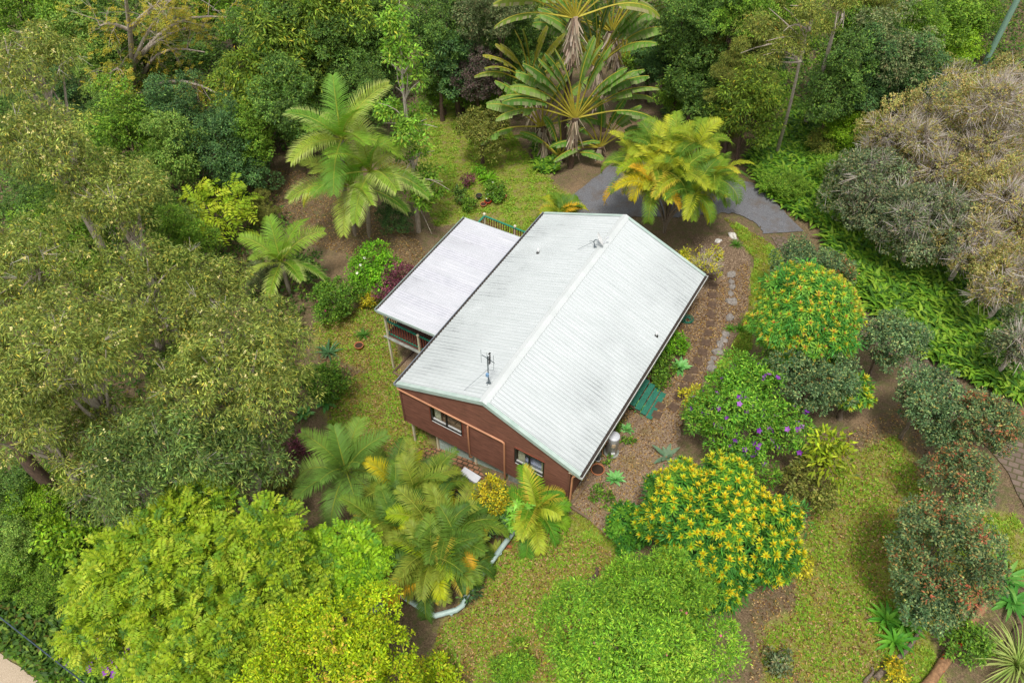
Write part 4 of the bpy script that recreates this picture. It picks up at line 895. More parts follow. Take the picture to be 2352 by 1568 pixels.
M['green_sheath'] = mat('green_crownshaft', '#8fa84a', '#6f8a3a', 3, .5, bmp=0)
def paddle(rng, Lp, Lb, Wb, e0, az, out, bend, cols, edge, torn):
    """one long stalked paddle leaf with a split blade"""
    n = 26; T = np.linspace(0, 1, n+8); up_ = np.array([0, 0, 1.0]); h = np.array([cos(az), sin(az), 0]); L_ = Lp+Lb
    el = e0 - bend*np.clip((T-.25)/.75, 0, 1)**1.5; d = np.cos(el)[:, None]*h+np.sin(el)[:, None]*up_
    R_ = np.concatenate([[np.zeros(3)], np.cumsum((d[1:]+d[:-1])/2*(L_/(n+7)), 0)])
    Q = []; C = []; side = np.array([-sin(az), cos(az), 0]); side = unit(side*cos(out)+up_*sin(out)); fb = Lp/L_
    nseg = 22; ts = np.linspace(fb, 1, nseg+1); P = np.stack([np.interp(ts, T, R_[:, q]) for q in range(3)], 1); D = unit(np.stack([np.interp(ts, T, d[:, q]) for q in range(3)], 1))
    w = Wb*np.clip(np.sin(np.pi*(.1+.86*np.linspace(0, 1, nseg+1)))**.5, .1, 1); base = cols[rng.integers(len(cols))]
    for s_ in (-1, 1):
        hang = 0.15
        for k in range(nseg):
            if rng.random() < torn: hang = rng.uniform(-.1, .9)
            S_ = unit(np.cross(D[k], np.cross(side, D[k]))*1.0)*s_; nn = np.cross(D[k], S_); dn = -up_*hang*.9
            v = unit(S_*1.0+dn*.8+D[k]*.25); gap = .86 if rng.random() < torn*1.2 else 1.0
            a0, a1 = P[k], P[k]+(P[k+1]-P[k])*gap; m0, m1 = a0+v*w[k]*.55, a1+v*w[k+1]*.55; v2 = unit(v-up_*.28); e0_, e1_ = m0+v2*w[k]*.45, m1+v2*w[k+1]*.45
            Q += [np.stack([a0, a1, m1, m0]), np.stack([m0, m1, e1_, e0_])]; sh = base*rng.uniform(.9, 1.1); C += [sh, sh*(1-edge)+lin_edge*edge if rng.random() < .6 else sh]
    b_ = unit(np.cross(d, np.tile(np.array([-sin(az), cos(az), 0]), (len(d), 1)))); a_ = np.tile(np.array([-sin(az), cos(az), 0]), (len(d), 1)); rr = np.linspace(.07, .015, len(T))[:, None]
    for p_, q_ in ((a_, b_), (b_, -a_), (-a_, -b_), (-b_, a_)):
        z = np.stack([R_[:-1]+p_[:-1]*rr[:-1], R_[:-1]+q_[:-1]*rr[:-1], R_[1:]+q_[1:]*rr[1:], R_[1:]+p_[1:]*rr[1:]], 1); Q += list(z); C += [STALK*rng.uniform(.9, 1.1)]*len(z)
    return np.array(Q), np.array(C)
lin_edge = np.array(lin('#a8987c')); STALK = np.array(lin('#b8ac40'))
def travellers(label, base, hc, nleaf, size, fanaz, seed, cols, spread=1.5, top=(0, 0), edge=.35, dead=10):
    rng = np.random.default_rng(seed); t_ = thing('travellers_palm', base, label, 'palm', 'travellers palms'); hub = np.array([top[0], top[1], hc])
    mb = MB(); mb.tube([hub*np.array([s, s, s]) for s in np.linspace(-.03, 1, 8)], [.2*(1.1-.1*s) for s in range(8)][:8] if False else [.22, .21, .2, .2, .19, .19, .2, .22], 9); mb.build('trunk', M['dark_bark'], t_)
    pl = np.array([cos(fanaz), sin(fanaz), 0]); 
    for k in range(nleaf):
        f = -1+2*k/(nleaf-1) if nleaf > 1 else 0; a = f*spread+rng.normal(0, .06); az = fanaz if a >= 0 else fanaz+pi
        e0 = pi/2-abs(a)*.78; az += rng.normal(0, .16)
        Q, Cc = paddle(rng, size*rng.uniform(.42, .52), size*rng.uniform(.5, .62), size*.115*rng.uniform(.85, 1.15), e0, az, rng.uniform(-.5, .5), .2+.75*abs(f)+rng.uniform(0, .3), cols, edge, .22)
        soup('leaf', jitter3(Q)+hub+pl*f*.18, jitter(Cc, rng, .06), t_)
    Qs = []; Cs = []
    for k in range(dead*14):                                        # dry skirt under the fan
        a = rng.uniform(0, 2*pi); r = rng.uniform(.12, .5); z = hc-rng.uniform(-.1, min(2.2, hc*.5)); o = np.array([top[0]*z/hc+cos(a)*r*.6, top[1]*z/hc+sin(a)*r*.6, z]); Ln = rng.uniform(.5, 1.5)
        d = unit(np.array([cos(a)*.25, sin(a)*.25, -1.0])+rng.normal(0, .15, 3)); s_ = np.array([-sin(a), cos(a), 0])*rng.uniform(.03, .1); Qs.append(np.stack([o-s_, o+s_, o+d*Ln+s_*.4, o+d*Ln-s_*.4])); Cs.append(lin(['#b9a690', '#93806c', '#cbb9a4'][k % 3]))
    if Qs: soup('dry_skirt', np.array(Qs), jitter(np.array(Cs), rng, .12), t_)
    return t_
def jitter3(Q): return Q
def strap_plant(name, cat, label, u, v, n, L, W, cols, seed, e=(1.3, .3), bend=1.0, group=None, h0=.02, parent=None, vary=.2):
    """tuft of strap leaves; broad fleshy rosettes and grasses alike"""
    rng = np.random.default_rng(seed); p = at(u, v); t_ = thing(name, p, label, cat, group); Q = []; C = []
    for k in range(n):
        f = k/max(1, n-1); az = k*2.399+rng.normal(0, .15); e0 = e[0]+(e[1]-e[0])*f+rng.normal(0, .1); ln = L*rng.uniform(1-vary, 1+vary)*(.6+.4*min(1, f*2)); sg = 6; tt = np.linspace(0, 1, sg+1)
        el = e0-bend*tt**1.5*rng.uniform(.7, 1.2); d = np.stack([np.cos(el)*cos(az), np.cos(el)*sin(az), np.sin(el)], 1); R_ = np.concatenate([[np.zeros(3)], np.cumsum((d[1:]+d[:-1])/2*ln/sg, 0)])+np.array([0, 0, h0])
        S_ = np.array([-sin(az), cos(az), 0]); w = W*.5*np.array([.45, .75, 1, 1, .85, .5, .02]); c = cols[rng.integers(len(cols))]; U = unit(np.cross(d, S_)); U = U*np.sign(U[:, 2:3]+1e-6)
        for s_ in (-1, 1):
            lift = U*w[:, None]*.25
            E_ = R_+S_*s_*w[:, None]+lift
            Q += [np.stack([R_[q], R_[q+1], E_[q+1], E_[q]]) for q in range(sg)]; C += [c*rng.uniform(.92, 1.08)]*sg
    soup('leaves', np.array(Q), jitter(np.array(C), rng, .07), t_); return t_

# ------------------------------------------------------------------ trees and shrubs of the garden
CREAM = (['#f0e8bc', '#e4d8a0', '#d8cc90'], 260, .055, .35, 'clusters')
def fl(n): return (CREAM[0], int(n*.45), .034, .3, 'clusters')
G = 'gum trees on the left'
def gum(u, v, r, hc, label, seed, sp='gum', rz=.6, nf=200, tw=30, nt=16, lean=None, base=None, r0=.28, stretch=1.0):
    return tree('gum_tree', 'tree', label, u, v, r, hc, sp, rz, seed, stretch, 'pale_bark', r0, True, G, fl(nf) if nf else None, tw//3, lean, nt, base)
gum(530, 850, 205, 8.0, 'big gum tree with cream blossom nearest the lawn on the left', 1, 'gum', .62, 420)
gum(380, 1040, 175, 7.5, 'olive gum tree with few blossoms below the blossoming gum by the lawn', 2, 'gumgreen', .62, 60, 50)
gum(555, 1040, 118, 6.0, 'grey green gum with bare pale lower branches above the lime ash tree', 3, 'gumgreen', .6, 40, 20)
gum(150, 830, 210, 10.5, 'broad gum tree at the left edge midway down', 4, 'gum', .6, 240, 40)
gum(330, 680, 170, 9.0, 'yellowish gum in the middle of the left side', 5, 'gum', .6, 60, 50)
gum(60, 620, 170, 11.0, 'gum tree at the left edge with pale bare branches', 6, 'gum', .62, 160, 90)
gum(110, 330, 135, 12.0, 'gum at the left with cream blossom crown below the topmost one', 7, 'gum', .72, 320, 60)
gum(75, 150, 110, 13.5, 'topmost blossoming gum in the upper left corner', 8, 'gum', .7, 260, 70)
gum(250, 450, 130, 10.0, 'rounded gum with cream flecks left of the tall twiggy bare tree', 9, 'gum', .66, 180, 20)
gum(230, 1000, 130, 7.0, 'orange flecked gum over the dark leaning trunk on the left', 10, 'gum', .55, 60, 40)
gum(480, 660, 110, 7.0, 'small olive gum above the biggest blossoming gum', 12, 'gum', .6, 120, 30)
gum(250, 1110, 105, 5.0, 'low dull green gum over the shade by the thick dark trunk', 11, 'gumgreen', .6, 0, 60)
gum(60, 960, 120, 9.5, 'yellow green gum at the left edge above the thick dark trunk', 14, 'gum', .6, 120, 30)
# the thick dark trunk at the left edge
b0 = at(195, 1212); t_ = thing('gum_tree', b0, 'gum whose thick dark bare trunk rises out of the left edge', 'tree')
rng = np.random.default_rng(3); mb = MB(); mb.tube([(0, 0, -.3), (.02, .05, 1.2), (-.15, .1, 3.0), (-.2, 0, 5.0), (-.15, .1, 7.5), (-.3, .2, 11)], [.34, .3, .28, .27, .24, .2], 12); mb.build('trunk', M['dark_bark'], t_)
# lime compound-leaved tree, lower left
def ash(label, u, v, rpx, hc, n, seed, rz=.6, cols=pal('#9ab42e', '#86a42e', '#aebe40', '#68902e', '#527a32'), w=(4, 4, 2, 2, 1), L=.42, stretch=1.0, group=None, twig=0, ll=.175):
    rng = np.random.default_rng(seed); g = at(u, v, hc); s = mpp(g+np.array([0, 0, hc])); r = rpx*s; rzz = min(r*rz, hc*.95); t_ = thing('ash_tree', g, label, 'tree', group)
    c, cr = clumps(rng, r, r*stretch, rzz, 46, .24, .15, -.3); idx = rng.choice(len(c), n, p=cr**2/(cr**2).sum()); u_ = unit(rng.normal(size=(n, 3))+np.array([0, 0, .5])); P = c[idx]+u_*cr[idx][:, None]*np.array([1, 1, .75])*(1-.35*rng.random((n, 1)))
    D = unit(u_*np.array([1, 1, .3])+rng.normal(0, .45, (n, 3))); Nn = unit(np.array([0, 0, 1.0])+u_*.4+rng.normal(0, .25, (n, 3)))
    Q, Cc = pinnate(P, D, Nn, rng, L, 6, ll, ll*.36, cols, w); o = soup('crown', Q, Cc, t_); o.location = (0, 0, hc)
    mb = MB(); trunk_mesh(mb, (0, 0, -.2), (0, 0, hc*.75), [c[q]*.9+np.array([0, 0, hc]) for q in range(min(14, len(c)))], rng, .2); mb.build('trunk', M['bark'], t_); return t_
ash('wide lime green compound leaved tree at the lower left', 435, 1380, 280, 5.0, 8500, 21, .5)
ash('lime leaved tree at the bottom left beside the violet flowers', 480, 1510, 150, 4.6, 4000, 22, .65)
ash('lighter green feathery tree between the palms and the wide lime tree', 785, 1292, 100, 3.0, 1800, 23, .6, pal('#9ac42c', '#84b030', '#6a9c34', '#b0d040'), (4, 3, 2, 2), .4)
ash('small lime tree filling the gap left of the round yellow green tree', 665, 1350, 105, 3.8, 1500, 24, .55)
tree('yellow_green_tree', 'tree', 'dense round yellow green tree at the bottom centre left', 765, 1550, 218, 5.0, 'yellow', .72, 30, hero=True)
tree('yellow_green_tree', 'tree', 'low yellow green bush at the bottom edge right of the round yellow tree', 990, 1568, 70, 1.4, 'yellow', .7, 31, hero=True)
tree('fresh_green_tree', 'tree', 'big billowing fresh green tree at the bottom centre right', 1485, 1535, 268, 4.4, 'fresh', .78, 33, hero=True, flowers=(['#d878a0'], 14, .06, .3, 'single'))
tree('fresh_green_tree', 'tree', 'upper blue green lobe tree behind the big fresh green tree', 1462, 1380, 115, 3.2, 'fresh', .75, 34, hero=True)
tree('fresh_green_tree', 'tree', 'small fresh green tree behind and right of the big fresh one', 1585, 1370, 75, 3.0, 'fresh', .85, 35, hero=True)
tree('shrub', 'shrub', 'soft pale green shrub at the bottom left of the big fresh green tree', 1180, 1535, 60, 1.0, 'fresh', .7, 36, nt=3)
TIPY = pal('#e4c834', '#e0c030', '#e4b83a'); MIDY = pal('#ccd038', '#bccc38', '#d6d03a', '#aac238'); OUTY = pal('#5c9838', '#4a8432', '#72a83c')
rosette_tree('yellow_tipped_bush', 'large dome shaped bush studded with yellow leaf rosettes', 1650, 1218, 192, 2.7, 650, .25, .066, TIPY, MIDY, OUTY, .9, 41, lowgreen=['#3f7a34', '#336a30', '#4c8a3a'])
rosette_tree('yellow_tipped_bush', 'low dark green rosette bush at the left foot of the yellow studded dome', 1440, 1215, 48, 1.1, 80, .24, .07, MIDY, OUTY, OUTY, .9, 42, k=10, cs=.45, lowgreen=['#3f7a3a', '#336a34', '#4c8a44'], twoton=.3)
TIPR = pal('#cc8468', '#d0985c', '#d0b850', '#bc7460'); MIDR = pal('#c4cc40', '#b0c444', '#ccc850', '#98bc44'); OUTR = pal('#7cb44c', '#68a444', '#8cc058')
rosette_tree('red_tipped_tree', 'tall rosette tree with red and yellow shoot tips right of the path', 1853, 725, 136, 4.2, 620, .25, .062, TIPR, MIDR, OUTR, .95, 43, lowgreen=['#4a8c3c', '#3c7c34', '#5c9c44'], twoton=-.25)
rosette_tree('red_tipped_tree', 'small yellow rosette sapling between two dark rounded trees', 1955, 905, 40, 1.8, 40, .3, .085, MIDY, MIDR, OUTR, 1.0, 44, k=7, cs=.5, lowgreen=['#4a8c3c', '#5c9c44'])
VIO = (['#9448cc', '#8038bc', '#a868d8'], 110, .15, -.1, 'single')
tree('violet_flowering_shrub', 'shrub', 'bright green shrub dotted with violet flowers right of the gravel path', 1716, 980, 138, 2.3, 'tibou', .8, 45, hero=True, flowers=VIO)
tree('violet_flowering_shrub', 'shrub', 'bright green rounded shrub top behind the violet dotted shrub', 1712, 878, 88, 2.4, 'tibou', .85, 46, hero=True, flowers=(VIO[0], 12, .12, -.3, 'single'))
tree('violet_flowering_shrub', 'shrub', 'dark low shrub with violet flower heads on the verge at the bottom left', 250, 1462, 95, 1.3, 'shrub', .6, 47, hero=True, flowers=(VIO[0], 70, .15, 0.1, 'clusters'))
LG = 'dark rounded trees along the garden path'
def lilly(u, v, r, hc, label, seed, sp='lilly', rz=.95): return tree('rounded_tree', 'tree', label, u, v, r*.93, hc, sp, rz, seed, hero=True, group=LG)
lilly(1838, 622, 82, 2.4, 'dark blue green rounded tree behind the red tipped rosette tree', 51)
lilly(1918, 618, 52, 1.8, 'small brownish rounded tree right of the dark one behind the red tipped tree', 52, 'lillyred')
lilly(1868, 872, 108, 3.0, 'grey green rounded tree below the red tipped rosette tree', 53)
lilly(2050, 785, 80, 3.1, 'dark green oval tree beside the fern bank', 54)
lilly(2130, 912, 85, 3.0, 'dark green rounded tree with faint red top, next along the path', 55)
lilly(2272, 968, 88, 3.0, 'rounded tree flushed red on its right side at the right edge', 56, 'lillyred')
lilly(2165, 1000, 48, 2.0, 'small dark green tree between the faint red topped and the red flushed trees', 57)
lilly(2205, 1092, 85, 2.8, 'rounded tree with scattered red patches below the red flushed tree', 58, 'lillyred')
lilly(2172, 1272, 150, 3.3, 'largest dark tree with a red right shoulder above the fungus log', 59, 'lillyred', 1.05)
lilly(2120, 1380, 80, 2.0, 'dark green low lobe tree at the foot of the largest dark tree', 60)
tree('sapling', 'tree', 'slender pale yellow green sapling right of the violet dotted shrub', 1905, 1040, 58, 2.6, 'sapling', 1.3, 61, nt=9, r0=.05)
tree('shrub', 'shrub', 'grey green loose shrub under the slender yellow green sapling', 1862, 1120, 68, 1.5, 'olive', .9, 62)
tree('shrub', 'shrub', 'wispy light green shrub right of the yellow studded dome bush', 1835, 1290, 35, .8, 'thin', 1.2, 63)
tree('shrub', 'shrub', 'thin yellow leaved twiggy shrub by the far right corner of the roof', 1605, 610, 55, 1.5, 'thin', .8, 64, twig=60, hero=True)
tree('shrub', 'shrub', 'thin yellow shrub at the left edge of the violet dotted shrub', 1592, 920, 38, .7, 'thin', .6, 65)
tree('shrub', 'shrub', 'bright green shrub against the right wall halfway along', 1545, 790, 34, .6, 'bright', .7, 66)
tree('shrub', 'shrub', 'mottled green shrub against the right wall above the teal steps', 1512, 838, 36, .6, 'shrub', .7, 67)
tree('shrub', 'shrub', 'leafy weed patch by the far end of the teal steps', 1518, 880, 20, .3, 'shrub', .6, 68, nt=2)
for k, (u, v, r, l) in enumerate([(1420, 980, 11, 'small green clump nearest the hot water tank'), (1444, 1012, 11, 'dark round tuft below the small agave'), (1375, 1140, 26, 'leafy weeds in the gravel near the round agave'), (1398, 1060, 14, 'dark tuft below the hot water tank')]):
    tree('shrub', 'shrub', l, u, v, r, .2, 'shrub', .6, 70+k, nt=2)
# shrubs left of the house
tree('shrub', 'shrub', 'bright green dense shrub below the tall palm cluster', 850, 618, 68, 1.1, 'bright', .75, 81, hero=True, flowers=(['#ffffff'], 8, .1, 0, 'single'))
tree('shrub', 'shrub', 'mid green rounded shrub with pink flecks at the lawn edge', 765, 690, 62, 1.2, 'shrub', .85, 82, hero=True, flowers=(['#d0489a'], 12, .09, 0, 'single'))
tree('shrub', 'shrub', 'dark green rounded shrub behind the leaning young palm', 705, 625, 42, 1.3, 'dark', 1.0, 83, hero=True)
tree('shrub', 'shrub', 'plum coloured shrub beside the deck roof', 915, 640, 48, 1.0, 'plum', .75, 84, hero=True)
tree('shrub', 'shrub', 'second plum coloured shrub tucked against the patio roof edge', 890, 672, 32, .8, 'plum', .7, 85, hero=True)
tree('shrub', 'shrub', 'yellow leaved small shrub between the plum and rounded shrubs', 845, 690, 22, .5, 'gold', .8, 86)
tree('shrub', 'shrub', 'dark green mixed shrub below the spiky cycad', 745, 885, 62, 1.2, 'shrub', .75, 87, hero=True)
tree('shrub', 'shrub', 'reddish low ground shrub at the foot of the big gum', 700, 1020, 42, .4, 'plum', .4, 88, nt=3)
tree('shrub', 'shrub', 'loose grey green bush left of the front palms', 660, 1130, 55, 1.2, 'olive', .8, 89)
tree('shrub', 'shrub', 'yellow and dark green variegated shrub by the schefflera', 1125, 1140, 44, 2.6, 'gold', 1.1, 90, hero=True)
tree('shrub', 'shrub', 'dark blue green shrub under the yellow variegated one', 1125, 1195, 46, 1.3, 'blue', .9, 91, hero=True)
tree('shrub', 'shrub', 'small blue green shrub inside the bend of the grey pipe', 1075, 1355, 24, .6, 'blue', .9, 92)
tree('shrub', 'shrub', 'yellow leaved little shrub at the bottom edge by the pale sticks', 2055, 1545, 26, .35, 'gold', .7, 93)
tree('shrub', 'shrub', 'broad leaved ground shrub right of the fungus log', 2225, 1480, 60, .5, 'shrub', .5, 94)
tree('shrub', 'shrub', 'bluish wispy shrub low on the right lawn', 1790, 1520, 30, .4, 'bluegrey', .6, 95, nt=3)
tree('olive_tree', 'tree', 'small open olive green tree on the back lawn', 1105, 300, 72, 2.6, 'olive', .8, 96, hero=True, bark='dark_bark')
tree('shrub', 'shrub', 'lime green shrublet below the open olive tree', 1103, 395, 16, .5, 'bright', .9, 97)
tree('shrub', 'shrub', 'dark purple little shrub beside the pot group', 1072, 415, 16, .5, 'plum', .9, 98)
tree('shrub', 'shrub', 'mixed flowering shrub among the garden pots', 1138, 440, 30, .5, 'shrub', .6, 99, flowers=(['#ffffff', '#f0e0a0'], 12, .06, 0, 'single'))
tree('shrub', 'shrub', 'green bush left of the pots on the back lawn', 1055, 450, 20, .6, 'dark', .8, 100)
tree('shrub', 'shrub', 'small dark bush above the deck corner on the back lawn', 1078, 470, 18, .5, 'shrub', .7, 101)
tree('shrub', 'shrub', 'dark mixed shrubbery under the slim bright tree', 905, 500, 52, 1.0, 'blue', .7, 102)
# tall slim bright tree
def slim(label, bu, bv, lobes, seed, sp='mid'):
    b0 = at(bu, bv); rng = np.random.default_rng(seed); t_ = thing('slim_tree', b0, label, 'tree'); Qs = []; Cs = []; tips = []
    for (u, v, r, ry) in lobes:
        # height on the trunk's own vertical that appears at this picture height
        lo, hi = 0, 20
        for _ in range(40):
            m_ = (lo+hi)/2
            if proj(b0+np.array([0, 0, m_]))[1] > v: lo = m_
            else: hi = m_
        p = b0+np.array([0, 0, lo]); s = mpp(p); off = _rt*(u-proj(p)[0])*s; Q, Cc, *_ = crown(SP[sp], rng, r*s, r*s, r*s*ry); Qs.append(Q+off+np.array([0, 0, lo])); Cs.append(Cc); tips.append(off+np.array([0, 0, lo]))
    soup('crown', np.concatenate(Qs), np.concatenate(Cs), t_); mb = MB(); top = tips[0]; pts = [top*s+np.array([.1*sin(s*7), .1*cos(s*5), 0])*s for s in np.linspace(-.02, 1, 10)]; mb.tube(pts, [.17*(1-.75*s) for s in np.linspace(0, 1, 10)], 8)
    for tp in tips[1:]:
        for q in range(5): mb.tube(limb_pts(top*(tp[2]/top[2]*.9), tp+rng.normal(0, .8, 3), rng), [.05, .04, .03, .02, .012], 5, False)
    mb.build('trunk', M['pale_bark'], t_)
slim('tall slim bright green tree with a bare middle behind the palm cluster', 962, 532, [(915, 45, 42, 1.2), (925, 120, 52, .8), (950, 185, 34, .8), (900, 255, 40, .5), (945, 290, 60, .6), (935, 350, 45, .7), (985, 400, 36, .5), (970, 450, 50, .6)], 7, 'slim')
# bare forked trunk behind it
b0 = at(990, 240); t_ = thing('bare_tree', b0, 'thin bare pale trunk at the top beside the slim bright tree', 'tree'); rng = np.random.default_rng(9)
mb = MB(); mb.tube([(0, 0, -.2), (-.3, .1, 2), (-.55, .1, 4.5), (-.5, .2, 8), (-.7, .3, 12)], [.14, .12, .1, .07, .03], 7)
for k in range(16): z = 3+k*.5; a = k*2.4; xx = float(np.interp(z, [0, 2, 4.5, 8, 12], [0, -.3, -.55, -.5, -.7])); mb.tube(limb_pts((xx, .12+.012*z, z), (-.5+1.6*cos(a), .15+1.6*sin(a), z+1.4), rng), [.035, .03, .02, .012, .006], 4, False)
mb.build('trunk', M['pale_bark'], t_)
# two leaning eucalypts, upper right
def euc(label, bu, bv, tu, tv, seed, lobes, r0=.2):
    b0 = at(bu, bv); rng = np.random.default_rng(seed); t_ = thing('gum_tree', b0, label, 'tree', 'slender gums at the back right'); H = 13.0; d = ray(tu, tv); q = CAM + d*((b0[2]+H-CAM[2])/d[2]); top = q-b0
    if np.hypot(top[0], top[1]) > 6: top[:2] *= 6/np.hypot(top[0], top[1])
    pts = [top*s+np.array([.15*sin(s*6), .1*cos(s*8), 0])*s for s in np.linspace(-.02, 1, 12)]; mb = MB(); mb.tube(pts, [r0*(1.1-.75*s) for s in np.linspace(0, 1, 12)], 8); Qs = []; Cs = []
    for (u, v, r, s_) in lobes:
        p = b0+top*s_; sc_ = mpp(p); off = top*s_+_rt*(u-proj(p)[0])*sc_-_up*(v-proj(p)[1])*sc_; Q, Cc, *_ = crown(SP['fine'], rng, r*sc_, r*sc_, r*sc_*.6); Qs.append(Q+off); Cs.append(Cc); st = top*max(.2, s_-.15)
        for k in range(4): mb.tube(limb_pts(st, off+rng.normal(0, .5, 3), rng), [.07, .055, .04, .025, .012], 5, False)
    mb.build('trunk', M['pale_bark'], t_); soup('crown', np.concatenate(Qs), np.concatenate(Cs), t_)
euc('slender leaning gum with a pale trunk at the upper right, nearer the drive', 1783, 355, 1850, 60, 11, [(1815, 95, 42, .85), (1775, 130, 32, .8), (1740, 60, 42, .9), (1850, 30, 45, .97)], .105)
euc('taller leaning gum with a forked pale trunk behind the other slender gum', 1848, 288, 1945, -20, 12, [(1890, 60, 38, .9), (1935, 5, 45, .97)], .15)
# sparse tree with long bare limbs, upper left
b0 = at(318, 262); rng = np.random.default_rng(15); t_ = thing('sparse_tree', b0, 'tall sparse tree with long bare grey limbs and thin yellow foliage', 'tree'); mb = MB(); tips = []
def scr(u, v, H): d = ray(u, v); return CAM + d*((b0[2]+H-CAM[2])/d[2])-b0
path = [np.array([0, 0, -.2]), scr(312, 220, 2.0), scr(305, 150, 5.5), scr(298, 70, 9), scr(288, -10, 13)]; mb.tube(path, [.26, .24, .2, .15, .08], 8)
for f, ends in ((path[1], [(400, 240, 4.5), (470, 120, 7.5), (560, 250, 5), (520, 300, 4)]), (path[2], [(440, 60, 9), (520, 40, 10), (380, 20, 11), (250, 170, 7)]), (path[3], [(360, 10, 12), (230, 60, 10), (470, -20, 12)])):
    for (u, v, H) in ends:
        e = scr(u, v, H); pp = limb_pts(f, e, rng, .12, 7); mb.tube(pp, list(np.linspace(.16, .04, 7)), 6, False)
        for k in range(9):
            s0 = pp[rng.integers(2, 7)]; e2 = s0+unit(e-f)*rng.uniform(.5, 1.6)+rng.normal(0, .9, 3); mb.tube(limb_pts(s0, e2, rng), [.035, .028, .02, .014, .008], 4, False); tips.append(e2)
            for z in range(3): mb.tube(limb_pts(s0+(e2-s0)*.6, e2+rng.normal(0, .5, 3), rng), [.014, .012, .009, .007, .004], 3, False)
mb.build('trunk', M['dead'], t_); tips = np.array(tips); n = 1500; P = tips[rng.choice(len(tips), n)]+rng.normal(0, .35, (n, 3)); D = rng.normal(size=(n, 3))*np.array([1, 1, .3])
Q, Cc = pinnate(P, D, np.array([0, 0, 1.0])+rng.normal(0, .3, (n, 3)), rng, .4, 4, .16, .07, pal('#a8a03a', '#8e943a', '#b8a840'), [3, 3, 2]); soup('crown', Q, Cc, t_)
# sapling with big yellowish compound leaves
ash('loose shrub with big yellow green compound leaves beside the young palm', 490, 490, 90, 2.6, 150, 26, .7, pal('#9cb42c', '#86a42c', '#b0c03c'), (3, 3, 2), .9, ll=.34)
